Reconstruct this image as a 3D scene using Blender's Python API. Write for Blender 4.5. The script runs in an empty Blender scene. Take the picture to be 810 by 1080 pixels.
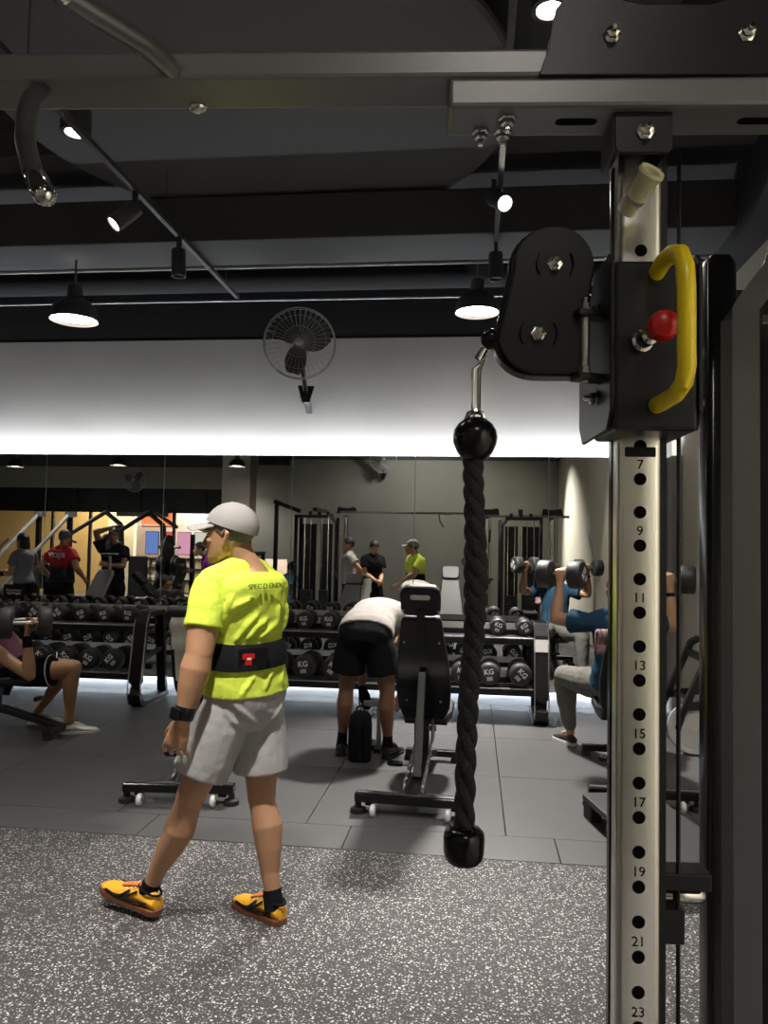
import bpy, bmesh, math, random
from mathutils import Vector, Matrix, noise
random.seed(7)
S = bpy.context.scene
COL = S.collection
PI = math.pi
V = Vector

# ------------------------------------------------------------------ materials
def mat(name, col, rough=.5, metal=0., var=0., vscale=8., bump=0., bscale=60., spec=.5, coat=0.):
    m = bpy.data.materials.new(name); m.use_nodes = True
    nt = m.node_tree; b = nt.nodes['Principled BSDF']
    b.inputs['Base Color'].default_value = (*col, 1); b.inputs['Roughness'].default_value = rough
    b.inputs['Metallic'].default_value = metal; b.inputs['Specular IOR Level'].default_value = spec
    if coat: b.inputs['Coat Weight'].default_value = coat
    tc = nt.nodes.new('ShaderNodeTexCoord')
    if var:
        n = nt.nodes.new('ShaderNodeTexNoise'); n.inputs['Scale'].default_value = vscale; n.inputs['Detail'].default_value = 5
        nt.links.new(tc.outputs['Object'], n.inputs['Vector'])
        r = nt.nodes.new('ShaderNodeMix'); r.data_type = 'RGBA'
        r.inputs[6].default_value = (*[c * (1 - var) for c in col], 1); r.inputs[7].default_value = (*[min(1, c * (1 + var)) for c in col], 1)
        nt.links.new(n.outputs['Fac'], r.inputs[0]); nt.links.new(r.outputs[2], b.inputs['Base Color'])
    if bump:
        n = nt.nodes.new('ShaderNodeTexNoise'); n.inputs['Scale'].default_value = bscale; n.inputs['Detail'].default_value = 3
        nt.links.new(tc.outputs['Object'], n.inputs['Vector'])
        bp = nt.nodes.new('ShaderNodeBump'); bp.inputs['Strength'].default_value = bump; bp.inputs['Distance'].default_value = .01
        nt.links.new(n.outputs['Fac'], bp.inputs['Height']); nt.links.new(bp.outputs['Normal'], b.inputs['Normal'])
    return m

def emit(name, col, s):
    m = bpy.data.materials.new(name); m.use_nodes = True
    nt = m.node_tree; nt.nodes.clear()
    e = nt.nodes.new('ShaderNodeEmission'); e.inputs[0].default_value = (*col, 1); e.inputs[1].default_value = s
    o = nt.nodes.new('ShaderNodeOutputMaterial'); nt.links.new(e.outputs[0], o.inputs[0])
    return m

BLK = mat('black_powder_coat', (.010, .010, .011), .36, 0, .2, 20, .05, 300, spec=.35)
BLKG = mat('black_gloss_paint', (.006, .006, .007), .2, spec=.4)
DGREY = mat('dark_grey_paint', (.055, .055, .06), .42, 0, .1, 10)
GREYP = mat('grey_satin_steel', (.20, .20, .20), .33, .75, .12, 6, .04, 120)
RUB = mat('black_rubber', (.014, .014, .015), .6, 0, .3, 30, .1, 200)
RUBH = mat('dumbbell_rubber', (.02, .02, .021), .5, 0, .25, 20, .08, 150)
VINYL = mat('black_vinyl', (.012, .012, .013), .45, 0, .15, 14, .06, 90)
GVINYL = mat('grey_vinyl', (.03, .03, .03), .5, 0, .15, 14, .06, 90)
CHROME = mat('chrome', (.72, .71, .68), .12, 1)
STEEL = mat('brushed_steel', (.55, .54, .52), .3, 1, .1, 30)
POSTM = mat('polished_post_steel', (.86, .84, .77), .27, 1, .10, 5, .02, 60)
YEL = mat('yellow_handle_paint', (.95, .70, .015), .30, 0, .08, 12)
REDP = mat('red_plastic', (.68, .014, .014), .32)
BUMPR = mat('yellowed_clear_plastic', (.62, .60, .36), .25, 0, .1, 20)
WHT = mat('white_print', (.75, .75, .75), .6)
GRYPRINT = mat('pale_weight_label', (.42, .42, .42), .6)
BLKPRINT = mat('black_print', (.003, .003, .003), .8, spec=.05)
WHLM = mat('white_castor', (.7, .7, .68), .4)
TOWEL = mat('white_towel', (.62, .61, .56), .9, 0, .12, 30, .6, 120)
PINKT = mat('pink_patterned_towel', (.30, .20, .20), .9, 0, .5, 60, .5, 120)
ROPEM = mat('black_rope_fibre', (.013, .013, .013), .7, 0, .3, 60, .5, 350)
LABELM = mat('white_sticker', (.65, .62, .6), .5)
SKINS = {
    'tan': mat('skin_tan', (.42, .225, .125), .5, 0, .10, 14, .05, 120),
    'fair': mat('skin_fair', (.50, .29, .175), .5, 0, .10, 14, .05, 120),
    'brown': mat('skin_brown', (.20, .10, .055), .5, 0, .12, 14, .05, 120),
}
HAIRB = mat('black_hair', (.014, .012, .011), .55, 0, .3, 60, .5, 220)
HAIRG = mat('greying_hair', (.09, .085, .08), .6, 0, .5, 80, .5, 220)
EYEW = mat('eye_white', (.6, .58, .55), .3); EYED = mat('eye_dark', (.01, .008, .006), .2)
def cloth(name, col, var=.06, bump=.30): return mat(name, col, .9, 0, var, 10, bump, 16, spec=.12)
LIME = cloth('lime_shirt_fabric', (.64, .78, .085), .05, .7)
LIGHTG = cloth('light_grey_fabric', (.42, .415, .40), .08, .45)
CAPM = cloth('pale_grey_cap', (.32, .31, .295), .05, .15)
BLKC = cloth('black_fabric', (.008, .008, .009))
WHTC = cloth('white_fabric', (.36, .335, .31))
NAVY = cloth('navy_blue_fabric', (.018, .05, .085))
PURP = cloth('mauve_tank_fabric', (.14, .06, .095))
TROU = cloth('charcoal_grey_trousers', (.15, .145, .13))
GREYC = cloth('grey_marl_fabric', (.20, .21, .24))
JEAN = cloth('blue_denim_fabric', (.10, .22, .38), .25)
VIOL = cloth('purple_fabric', (.22, .03, .30))
def redfade():
    m = mat('red_to_black_fabric', (.5, .02, .02), .85, 0, 0, 1, .3, 22); nt = m.node_tree; b = nt.nodes['Principled BSDF']
    tc = nt.nodes.new('ShaderNodeTexCoord'); sp = nt.nodes.new('ShaderNodeSeparateXYZ'); r = nt.nodes.new('ShaderNodeValToRGB')
    nt.links.new(tc.outputs['Object'], sp.inputs[0]); mr = nt.nodes.new('ShaderNodeMapRange')
    mr.inputs[1].default_value = .95; mr.inputs[2].default_value = 1.42
    nt.links.new(sp.outputs['Z'], mr.inputs[0]); nt.links.new(mr.outputs[0], r.inputs[0])
    r.color_ramp.elements[0].position = .38; r.color_ramp.elements[0].color = (.012, .008, .01, 1)
    r.color_ramp.elements[1].position = .66; r.color_ramp.elements[1].color = (.55, .015, .02, 1)
    nt.links.new(r.outputs[0], b.inputs['Base Color']); return m
REDF = redfade()
ORSH = mat('yellow_orange_shoe_mesh', (.80, .40, .02), .6, 0, .12, 40, .2, 200)
ORTONGUE = mat('orange_shoe_tongue', (.75, .17, .02), .6, 0, .15, 40, .2, 200)
SOLEW = mat('pale_sole', (.58, .55, .50), .6); SOLEB = mat('brown_gum_sole', (.16, .055, .02), .5)
WSH = mat('white_leather', (.62, .61, .58), .45); GRNH = mat('green_heel_tab', (.03, .10, .05), .5)
BSH = mat('black_shoe_mesh', (.012, .012, .013), .6, 0, .2, 40, .2, 200)

# ------------------------------------------------------------------ objects
def tag(o, label=None, cat=None, group=None, kind=None):
    if label: o['label'] = label
    if cat: o['category'] = cat
    if group: o['group'] = group
    if kind: o['kind'] = kind
    return o
def thing(name, label, cat, loc=(0, 0, 0), rz=0, group=None):
    o = bpy.data.objects.new(name, None); COL.objects.link(o); o.empty_display_size = .1
    o.location = loc; o.rotation_euler = (0, 0, rz)
    return tag(o, label, cat, group)
def kids(o): return [c for c in bpy.data.objects if c.parent == o]
CH = {}
def copy_tree(o, loc=None, rz=None, label=None, parent=None):
    c = o.copy(); COL.objects.link(c)
    if parent is not None: c.parent = parent
    if loc is not None: c.location = loc
    if rz is not None: c.rotation_euler = (0, 0, rz)
    if label: c['label'] = label
    for ch in CH.get(o.name, []): copy_tree(ch, parent=c)
    return c

class MB:
    def __init__(s): s.bm = bmesh.new()
    def box(s, c, d, rot=None, bev=0.):
        r = bmesh.ops.create_cube(s.bm, size=1.0); vs = r['verts']
        bmesh.ops.scale(s.bm, vec=d, verts=vs)
        if bev:
            es = {e for v in vs for e in v.link_edges}
            g = bmesh.ops.bevel(s.bm, geom=list(es), offset=bev, segments=2, profile=.6, affect='EDGES')
            vs = list({v for f in g['faces'] for v in f.verts} | {v for v in vs if v.is_valid})
        M = Matrix.Translation(c)
        if rot is not None: M = M @ (rot if isinstance(rot, Matrix) else Matrix.Rotation(rot, 4, 'Z'))
        bmesh.ops.transform(s.bm, matrix=M, verts=vs); return s
    def loft(s, rings, cap=True):
        L = [[s.bm.verts.new(p) for p in r] for r in rings]; n = len(L[0])
        for a, b in zip(L, L[1:]):
            for i in range(n):
                j = (i + 1) % n
                s.bm.faces.new((a[i], a[j], b[j], b[i]))
        if cap:
            s.bm.faces.new(list(reversed(L[0]))); s.bm.faces.new(L[-1])
        return s
    def tube(s, pts, r, n=10, ry=None, up=None, cap=True, round_=False):
        pts = [V(p) for p in pts]; k = len(pts)
        rr = r if isinstance(r, (list, tuple)) else [r] * k
        ryy = ry if isinstance(ry, (list, tuple)) else ([ry] * k if ry else rr)
        T = []
        for i in range(k):
            d = (pts[min(i + 1, k - 1)] - pts[max(i - 1, 0)])
            T.append(d.normalized() if d.length > 1e-9 else V((0, 0, 1)))
        u = V(up) if up is not None else (V((0, 0, 1)) if abs(T[0].z) < .9 else V((1, 0, 0)))
        rings = []
        for i in range(k):
            a = (u - T[i] * u.dot(T[i]))
            if a.length < 1e-6: a = T[i].orthogonal()
            a.normalize(); b = T[i].cross(a); u = a
            if round_ and i == 0:
                for q in (80, 45): 
                    c, h = math.cos(math.radians(q)), math.sin(math.radians(q))
                    rings.append([pts[0] - T[0] * rr[0] * h + a * (rr[0] * c * math.cos(t)) + b * (ryy[0] * c * math.sin(t)) for t in [2 * PI * j / n for j in range(n)]])
            rings.append([pts[i] + a * (rr[i] * math.cos(t)) + b * (ryy[i] * math.sin(t)) for t in [2 * PI * j / n for j in range(n)]])
            if round_ and i == k - 1:
                for q in (45, 80):
                    c, h = math.cos(math.radians(q)), math.sin(math.radians(q))
                    rings.append([pts[-1] + T[-1] * rr[-1] * h + a * (rr[-1] * c * math.cos(t)) + b * (ryy[-1] * c * math.sin(t)) for t in [2 * PI * j / n for j in range(n)]])
        return s.loft(rings, cap)
    def bar(s, pts, w, h, up=(0, 0, 1)):
        """rectangular section w (sideways) x h (along up) swept along pts"""
        pts = [V(p) for p in pts]; k = len(pts); rings = []
        for i in range(k):
            d1 = (pts[i] - pts[max(i - 1, 0)]); d2 = (pts[min(i + 1, k - 1)] - pts[i])
            d1 = d1.normalized() if d1.length > 1e-9 else d2.normalized(); d2 = d2.normalized() if d2.length > 1e-9 else d1
            t = (d1 + d2).normalized(); f = 1 / max(.4, math.cos(d1.angle(d2) / 2))
            side = t.cross(V(up))
            if side.length < 1e-5: side = t.orthogonal()
            side.normalize(); a = side.cross(t).normalized()
            w2, h2 = w / 2, h / 2 * f
            rings.append([pts[i] + side * (w2 * sx) + a * (h2 * sy) for sx, sy in ((-1, -1), (1, -1), (1, 1), (-1, 1))])
        return s.loft(rings)
    def lathe(s, prof, n=20, M=None, cap=True):
        """prof: (radius, z) list around z, then matrix M"""
        M = M or Matrix(); rings = []
        for r, z in prof: rings.append([M @ V((max(r, 1e-4) * math.cos(2 * PI * i / n), max(r, 1e-4) * math.sin(2 * PI * i / n), z)) for i in range(n)])
        return s.loft(rings, cap)
    def ell(s, c, r, R=None, n=16):
        M = Matrix.Translation(c)
        if R is not None: M = M @ R.to_4x4()
        m = bmesh.ops.create_uvsphere(s.bm, u_segments=n, v_segments=max(6, n // 2), radius=1)
        bmesh.ops.transform(s.bm, matrix=M @ Matrix.Diagonal((*r, 1)), verts=m['verts']); return s
    def prism(s, poly, t, M=None):
        """polygon in local xy (ccw), from z=-t/2 to t/2, then matrix"""
        M = M or Matrix()
        return s.loft([[M @ V((x, y, -t / 2)) for x, y in poly], [M @ V((x, y, t / 2)) for x, y in poly]])
    def build(s, name, m, parent=None, smooth=True, voxel=None, it=4, fold=0., bevel=0., fsize=.1, angle=40, clip=None):
        if clip:
            for co, no in clip:
                g = s.bm.verts[:] + s.bm.edges[:] + s.bm.faces[:]
                r = bmesh.ops.bisect_plane(s.bm, geom=g, plane_co=co, plane_no=no, clear_outer=True)
                es = [e for e in r['geom_cut'] if isinstance(e, bmesh.types.BMEdge)]
                if es: bmesh.ops.contextual_create(s.bm, geom=es)
        bmesh.ops.recalc_face_normals(s.bm, faces=s.bm.faces)
        me = bpy.data.meshes.new(name); s.bm.to_mesh(me); s.bm.free(); me.materials.append(m)
        if smooth:
            for p in me.polygons: p.use_smooth = True
        o = bpy.data.objects.new(name, me); COL.objects.link(o)
        if parent is not None:
            o.parent = parent; CH.setdefault(parent.name, []).append(o)
        if bevel:
            b = o.modifiers.new('bevel', 'BEVEL'); b.width = bevel; b.segments = 2; b.limit_method = 'ANGLE'
        if voxel:
            r = o.modifiers.new('remesh', 'REMESH'); r.mode = 'VOXEL'; r.voxel_size = voxel; r.use_smooth_shade = True
            sm = o.modifiers.new('smooth', 'SMOOTH'); sm.factor = .5; sm.iterations = it
            if fold:
                t = bpy.data.textures.get('folds%d' % int(fsize * 1000)) or bpy.data.textures.new('folds%d' % int(fsize * 1000), 'CLOUDS'); t.noise_scale = fsize; t.noise_depth = 2
                d = o.modifiers.new('folds', 'DISPLACE'); d.texture = t; d.strength = fold; d.mid_level = .45; d.texture_coords = 'LOCAL'
        elif smooth:
            me.set_sharp_from_angle(angle=math.radians(angle))
        return o

TXT = {}
def text(body, size, m, parent, M, name='lettering', thick=.0006, bold=0.):
    key = (body, round(bold / size, 4), round(thick / size, 4))
    if key not in TXT:
        c = bpy.data.curves.new(name, 'FONT'); c.body = body; c.size = 1; c.align_x = 'CENTER'; c.align_y = 'CENTER'; c.extrude = thick / size; c.offset = bold / size; c.resolution_u = 3
        t = bpy.data.objects.new('tmp', c); COL.objects.link(t); bpy.context.view_layer.update()
        TXT[key] = bpy.data.meshes.new_from_object(t.evaluated_get(bpy.context.evaluated_depsgraph_get())); bpy.data.objects.remove(t)
    me = TXT[key].copy(); me.name = name; me.materials.clear(); me.materials.append(m); me.transform(M @ Matrix.Scale(size, 4))
    o = bpy.data.objects.new(name, me); COL.objects.link(o)
    if parent is not None: o.parent = parent; CH.setdefault(parent.name, []).append(o)
    return o
def frame(x, y, z, o=(0, 0, 0)):
    """matrix with the given column axes"""
    M = Matrix.Identity(4)
    for i, a in enumerate((x, y, z, o)):
        for j in range(3): M[j][i] = a[j]
    return M
FRONT = frame((1, 0, 0), (0, 0, 1), (0, -1, 0))     # drawing plane xz, facing -y
def at(M, o): 
    M = M.copy(); M.translation = V(o); return M
def rrect(w, h, r, k=4, cx=0, cy=0):
    p = []
    for sx, sy, a in ((1, 1, 0), (-1, 1, 90), (-1, -1, 180), (1, -1, 270)):
        for i in range(k + 1):
            t = math.radians(a + 90 * i / k); p.append((cx + sx * (w / 2 - r) + r * math.cos(t), cy + sy * (h / 2 - r) + r * math.sin(t)))
    return p
def struct(o): o['kind'] = 'structure'; return o
ORD = ['first', 'second', 'third', 'fourth', 'fifth', 'sixth', 'seventh', 'eighth', 'ninth', 'tenth', 'eleventh', 'twelfth', 'thirteenth', 'fourteenth']
# ------------------------------------------------------------------ people
TS = [(-.16, .085, .085, 0), (-.06, .150, .112, -.008), (.06, .164, .118, -.012), (.2, .156, .108, -.004), (.36, .140, .100, .004), (.55, .152, .108, .008),
      (.72, .166, .112, .008), (.84, .168, .104, 0), (.93, .135, .082, -.008), (1.0, .072, .064, -.004)]
def tparam(s):
    if s <= TS[0][0]: return TS[0][1:]
    for a, b in zip(TS, TS[1:]):
        if s <= b[0]:
            f = (s - a[0]) / (b[0] - a[0]); f = f * f * (3 - 2 * f) * .5 + f * .5
            return tuple(a[i] + (b[i] - a[i]) * f for i in (1, 2, 3))
    return TS[-1][1:]
class Person:
    def __init__(s, label, root, J, k=1.0, skin='tan', vox=.008, width=1.0, arm=1.0, it=3):
        s.t = thing('person', label, 'person', root); s.root = V(root)
        s.J = {n: (V(p) - s.root if n not in ('face', 'headup') else V(p).normalized()) for n, p in J.items()}
        s.k = k; s.skin = SKINS[skin]; s.vox = vox; s.w = width; s.arm = arm; s.it = it
    def spine(s, u):
        J = s.J; P, N = J['pelvis'], J['neck']; C = J.get('chest', (P + N) / 2)
        Q = C * 2 - (P + N) / 2
        if u < 0: d = (Q - P); return P + d * (2 * u), d.normalized()
        p = P * (1 - u) ** 2 + Q * (2 * u * (1 - u)) + N * u * u
        d = (Q - P) * (2 * (1 - u)) + (N - Q) * (2 * u); return p, d.normalized()
    def axes(s, u):
        J = s.J; p, up = s.spine(u); h = (J['hipR'] - J['hipL']).normalized(); a = (J['shR'] - J['shL']).normalized()
        f = min(1, max(0, u)); r = (h * (1 - f) + a * f); fw = up.cross(r).normalized(); r = fw.cross(up).normalized()
        return p, up, r, fw
    def ring(s, u, g=0., n=28, ex=2.35):
        p, up, r, fw = s.axes(u); a, b, o = tparam(u); a = a * s.k * s.w + g; b = b * s.k + g; p = p + fw * o * s.k; R = []
        for i in range(n):
            t = 2 * PI * i / n; c, q = math.cos(t), math.sin(t); m = (abs(c) ** ex + abs(q) ** ex) ** (-1 / ex)
            R.append(p + r * (a * c * m) + fw * (b * q * m))
        return R
    def torso(s, mb, u0, u1, g=0., n=14): mb.loft([s.ring(u0 + (u1 - u0) * i / n, g) for i in range(n + 1)])
    def seg(s, mb, a, b, prof, back=None, g=0.):
        """tapered limb a->b, prof [(t, r)], optional bulge [(t, off)] along vector"""
        pts, rr = [], []
        for q in prof:
            t, r = q[0], q[1]; p = a.lerp(b, t)
            if back is not None and len(q) > 2: p = p + back * q[2] * s.k
            pts.append(p); rr.append(r * s.k + g)
        mb.tube(pts, rr, 24, round_=True)
    def hand(s, mb, w, d, n, side, curl, k=1.0, spread=.035, thumb=.6):
        d = d.normalized(); n = (n - d * n.dot(d)).normalized(); q = d.cross(n) * side; k = k * s.k
        W = w
        mb.loft([[W + d * (t * k) + q * (a * k * math.cos(x)) + n * (b * k * math.sin(x)) for x in [2 * PI * i / 14 for i in range(14)]]
                 for t, a, b in ((-.02, .024, .020), (.0, .027, .020), (.03, .036, .019), (.06, .042, .017), (.09, .041, .013), (.098, .034, .008))])
        for i, (o, L, r) in enumerate(((.0345, .070, .0082), (.0115, .080, .0086), (-.0115, .075, .0082), (-.034, .058, .0074))):
            p = W + d * (.078 * k) + q * (o * k); ang = .10 + curl * (.30 + .14 * i); dd = (d + q * (o * spread * 55)).normalized(); pts = [p]; rr = [r * k * 1.08]
            for j, f in enumerate((.46, .31, .23)):
                v = dd * math.cos(ang) + n * math.sin(ang); p = p + v * (L * f * k * 1.12); pts.append(p); rr.append(r * k * (1.02 - .1 * j)); ang += curl * (.95 if j == 0 else .75)
            mb.tube(pts, rr, 8, round_=True)
        p = W + d * (.018 * k) + q * (.026 * k) + n * (.006 * k); v = (d * .80 + q * .42 + n * .30 * (1 + curl)).normalized(); pts = [p]; rr = [.0135 * k]
        for j, f in enumerate((.042, .034, .026)):
            p = p + v * (f * k); pts.append(p); rr.append((.0118 - .0012 * j) * k); v = (v + d * .35 * thumb + n * .45 * curl - q * .25 * curl).normalized()
        mb.tube(pts, rr, 8, round_=True)
    def headaxes(s):
        f = s.J['face']; u = s.J.get('headup', V((0, 0, 1))); u = (u - f * u.dot(f)).normalized(); r = f.cross(u); return r, f, u
    def hp(s, x, y, z):
        r, f, u = s.headaxes(); return s.J['head'] + (r * x + f * y + u * z) * s.k
    def body(s, hands=None, feet=True):
        J, k = s.J, s.k; mb = MB(); s.torso(mb, -.13, 1.0, -.004, 16)
        r, f, u = s.headaxes(); R = Matrix((r, f, u)).transposed()
        mb.tube([J['neck'] - (J['head'] - J['neck']).normalized() * .05, J['neck'].lerp(J['head'], .35), J['head'] - f * .012 * k], [.066 * k, .054 * k, .056 * k], 16)
        # traps
        for sd in ('L', 'R'): mb.tube([J['neck'].lerp(J['head'], .22), J['neck'].lerp(J['sh' + sd], .5) + (J['head'] - J['neck']) * .05, J['sh' + sd]], [.036 * k, .044 * k, .052 * k], 12, round_=True)
        # skull, jaw, features
        mb.ell(s.hp(0, -.010, .030), (.074 * k, .095 * k, .090 * k), R, 24)
        def sec(z, w, y0, y1, ex=2.4): 
            out = []
            for i in range(22):
                t = 2 * PI * i / 22; c, q = math.cos(t), math.sin(t); m = (abs(c) ** ex + abs(q) ** ex) ** (-1 / ex)
                out.append(s.hp(w * c * m, (y0 + y1) / 2 + (y1 - y0) / 2 * q * m, z))
            return out
        mb.loft([sec(-.118, .020, .052, .084), sec(-.110, .032, .020, .092), sec(-.092, .046, -.02, .091), sec(-.068, .056, -.05, .088), sec(-.035, .064, -.075, .088), sec(0, .070, -.09, .086), sec(.035, .072, -.095, .086), sec(.065, .068, -.09, .078)])
        mb.tube([s.hp(0, .082, .012), s.hp(0, .098, -.018), s.hp(0, .108, -.036), s.hp(0, .090, -.046)], [.008 * k, .0105 * k, .0135 * k, .010 * k], 10, round_=True)
        for sd in (-1, 1):
            mb.ell(s.hp(.011 * sd, .094, -.040), (.009 * k, .010 * k, .007 * k), R, 8)
            mb.tube([s.hp(.012 * sd, .086, .022), s.hp(.034 * sd, .083, .024), s.hp(.056 * sd, .066, .016)], [.008 * k, .009 * k, .007 * k], 8, round_=True)
            mb.ell(s.hp(.040 * sd, .066, -.022), (.020 * k, .018 * k, .016 * k), R, 10)
            mb.tube([s.hp(.071 * sd, -.002, -.045), s.hp(.079 * sd, -.012, -.02), s.hp(.083 * sd, -.022, .008), s.hp(.077 * sd, -.008, .022), s.hp(.072 * sd, .004, .004)], [.008 * k, .009 * k, .010 * k, .008 * k, .007 * k], 8, round_=True)
        mb.tube([s.hp(-.022, .084, -.071), s.hp(0, .093, -.067), s.hp(.022, .084, -.071)], [.005 * k, .008 * k, .005 * k], 8, round_=True)
        mb.tube([s.hp(-.018, .083, -.080), s.hp(0, .091, -.081), s.hp(.018, .083, -.080)], [.005 * k, .0085 * k, .005 * k], 8, round_=True)
        for sd, sg in (('L', -1), ('R', 1)):
            a, e, w = J['sh' + sd], J['el' + sd], J['wr' + sd]
            m = s.arm; s.seg(mb, a, e, [(0, .059), (.2, .060), (.45, .056 * m), (.75, .048 * m), (1, .043 * m)])
            s.seg(mb, e, w, [(0, .042 * m), (.22, .048 * m), (.5, .042 * m), (.8, .031 * m), (1, .0265 * m)])
            mb.ell(e, (.0435 * k * m, .0435 * k * m, .0435 * k * m), None, 16); h = (hands or {}).get(sd)
            if h is None: h = dict(d=w - e, n=(s.axes(.8)[2] * -sg), curl=.5)
            s.hand(mb, w + h['d'].normalized() * .012 * k, h['d'], h['n'], sg, h.get('curl', .5), h.get('k', 1.0))
            hp_, kn, an = J['hip' + sd], J['kn' + sd], J['an' + sd]
            sh = (an - kn).normalized(); th = (kn - hp_).normalized(); bk = th - sh
            tl = J.get('toe' + sd); fwd = (tl - an) if tl is not None else V((0, 1, 0))
            fwd = (fwd - sh * fwd.dot(sh)).normalized(); bk = -fwd
            s.seg(mb, hp_, kn, [(0, .086), (.2, .090), (.55, .080), (.85, .063), (1, .058)], bk * -1 + V((0, 0, 0)))
            s.seg(mb, kn, an, [(0, .055), (.1, .056, .006), (.28, .063, .017), (.5, .054, .011), (.75, .039, .0), (.92, .034, 0), (1, .036, 0)], bk)
            mb.tube([kn - sh * .02 + fwd * .014, kn + sh * .03 + fwd * .016], [.044 * k, .037 * k], 10, round_=True)
            if feet: mb.tube([an, an + sh * .035 + fwd * .02, an + sh * .055 + fwd * .10], [.034 * k, .036 * k, .030 * k], 10, round_=True)
        o = mb.build('body', s.skin, s.t, voxel=s.vox, it=s.it)
        return o
    def eyes(s):
        r, f, u = s.headaxes(); R = Matrix((r, f, u)).transposed()
        for sd in (-1, 1):
            e = MB().ell(s.hp(.032 * sd, .0735, .002), (.0125 * s.k, .011 * s.k, .0075 * s.k), R, 12).build('eye', EYEW, s.t)
            MB().ell(s.hp(.032 * sd, .0825, .002), (.0055 * s.k, .003 * s.k, .0055 * s.k), R, 10).build('iris', EYED, e)
            MB().tube([s.hp(.016 * sd, .0905, .022), s.hp(.034 * sd, .091, .028), s.hp(.054 * sd, .074, .022)], [.0035 * s.k, .004 * s.k, .0025 * s.k], 8, round_=True).build('eyebrow', HAIRB, s.t)
    def hair(s, m=None, lift=.006, low=-.055, long=0., amp=.010):
        m = m or HAIRB; r, f, u = s.headaxes(); R = Matrix((r, f, u)).transposed(); mb = MB()
        mb.ell(s.hp(0, -.012, .035), ((.078 + lift * .6) * s.k, (.098 + lift) * s.k, (.092 + lift) * s.k), R, 28)
        for v in mb.bm.verts: v.co += noise.noise_vector(v.co * 38) * amp
        mb.build('hair', m, s.t, clip=[(s.hp(0, .060, .055), (f * .80 - u * .60)), (s.hp(0, -.02, low), -u + f * .0)])
        if long:
            rings = []
            for i in range(8):
                z = .02 - long * i / 7; w = .085 + .012 * math.sin(i); rings.append([s.hp(w * math.cos(t), -.055 - .012 * i / 7 + (.05 if i < 5 else .03) * math.sin(t), z) for t in [2 * PI * q / 20 for q in range(20)]])
            mb = MB().loft(rings)
            for v in mb.bm.verts: v.co += noise.noise_vector(v.co * 30) * .01
            mb.build('long_hair', m, s.t)
    def cap(s, m):
        r, f, u = s.headaxes(); R = Matrix((r, f, u)).transposed(); mb = MB()
        mb.ell(s.hp(0, -.014, .036), (.0895 * s.k, .114 * s.k, .102 * s.k), R, 32)
        tilt = (-u * .95 + f * .31)
        c = mb.build('cap', m, s.t, clip=[(s.hp(0, 0, .034), tilt)])
        rings = []
        for i in range(13):
            t = -1.05 + 2.1 * i / 12; x, y = math.sin(t), math.cos(t)
            a = s.hp(.086 * x, -.014 + .104 * y, .050 - .020 * x * x); b = s.hp(.080 * x, .082 + .098 * y, .036 - .030 * x * x)
            rings.append([a, b, b + u * .005, a + u * .005])
        MB().loft(rings).build('cap_brim', m, c)
        MB().ell(s.hp(0, -.014, .136), (.008, .008, .004), R, 8).build('cap_button', m, c)
    def crease(s, mb, cr, g):
        for c in cr:
            pts = []
            for i in range(9):
                f = i / 8 * (len(c) - 1); q = min(int(f), len(c) - 2); f -= q; u = c[q][0] * (1 - f) + c[q + 1][0] * f; a = c[q][1] * (1 - f) + c[q + 1][1] * f
                R = s.ring(u, g, 180); pts.append(R[int(a / 2) % 180])
            mb.tube(pts, [.002] + [.009 + .004 * math.sin(PI * i / 8) for i in range(1, 8)] + [.002], 10)
    def shirt(s, m, u0=.1, sleeve=.55, g=.014, flare=.016, fold=.012, name='shirt', sl=True, um=.97, vox=None, creases=()):
        mb = MB(); J = s.J
        n = 16; mb.loft([s.ring(u0 + (um - u0) * i / n, g + .006 * max(0, 1 - i / 5.)) for i in range(n + 1)])
        for sd in ('L', 'R'):
            a, e = J['sh' + sd], J['el' + sd]
            if sl:
                nu = (J['head'] - J['neck']).normalized(); mb.tube([J['neck'].lerp(a, .10) + nu * .004, J['neck'].lerp(a, .35) + nu * .010, J['neck'].lerp(a, .7) + nu * .006, a], [.058 * s.k, .060 * s.k, .060 * s.k, .058 * s.k + g * .5], 16, round_=True)
                b = a.lerp(e, sleeve); mb.tube([a.lerp(e, -.05), a.lerp(e, .05), a.lerp(e, sleeve * .5), b], [.052 * s.k, .061 * s.k + g * .4, .060 * s.k + g * .6 + flare * .45, .056 * s.k + g * .8 + flare], 18)
            else: mb.tube([J['neck'].lerp(a, .3), J['neck'].lerp(a, .75)], [.05 * s.k, .045 * s.k], 12)
        s.crease(mb, creases, g + .002)
        return mb.build(name, m, s.t, voxel=vox or s.vox, it=5 if creases else 9, fold=fold, fsize=.11)
    def shorts(s, m, top=.22, leg=.72, g=.016, flare=.02, fold=.012, name='shorts', lo=-.15, vox=None, creases=()):
        mb = MB(); J = s.J
        mb.loft([s.ring(lo + (top - lo) * i / 8, g) for i in range(9)])
        for sd in ('L', 'R'):
            a, b = J['hip' + sd], J['kn' + sd]
            if leg <= 1: mb.tube([a.lerp(b, -.1), a.lerp(b, leg * .3), a.lerp(b, leg * .65), a.lerp(b, leg)], [.092 * s.k, .100 * s.k + g * .6, .090 * s.k + g + flare * .4, .079 * s.k + g + flare], 18)
            else:
                c = J['an' + sd]; mb.tube([a.lerp(b, -.1), a.lerp(b, .3), a.lerp(b, .75)], [.085 * s.k, .094 * s.k + g, .066 * s.k + g], 16); mb.tube([a.lerp(b, .7), b, b.lerp(c, .1), b.lerp(c, .3), b.lerp(c, .6), b.lerp(c, leg - 1)], [.072 * s.k + g, .071 * s.k + g, .070 * s.k + g, .064 * s.k + g, .048 * s.k + g, .040 * s.k + g * .7], 16, round_=True)
        s.crease(mb, creases, g - .003)
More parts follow.
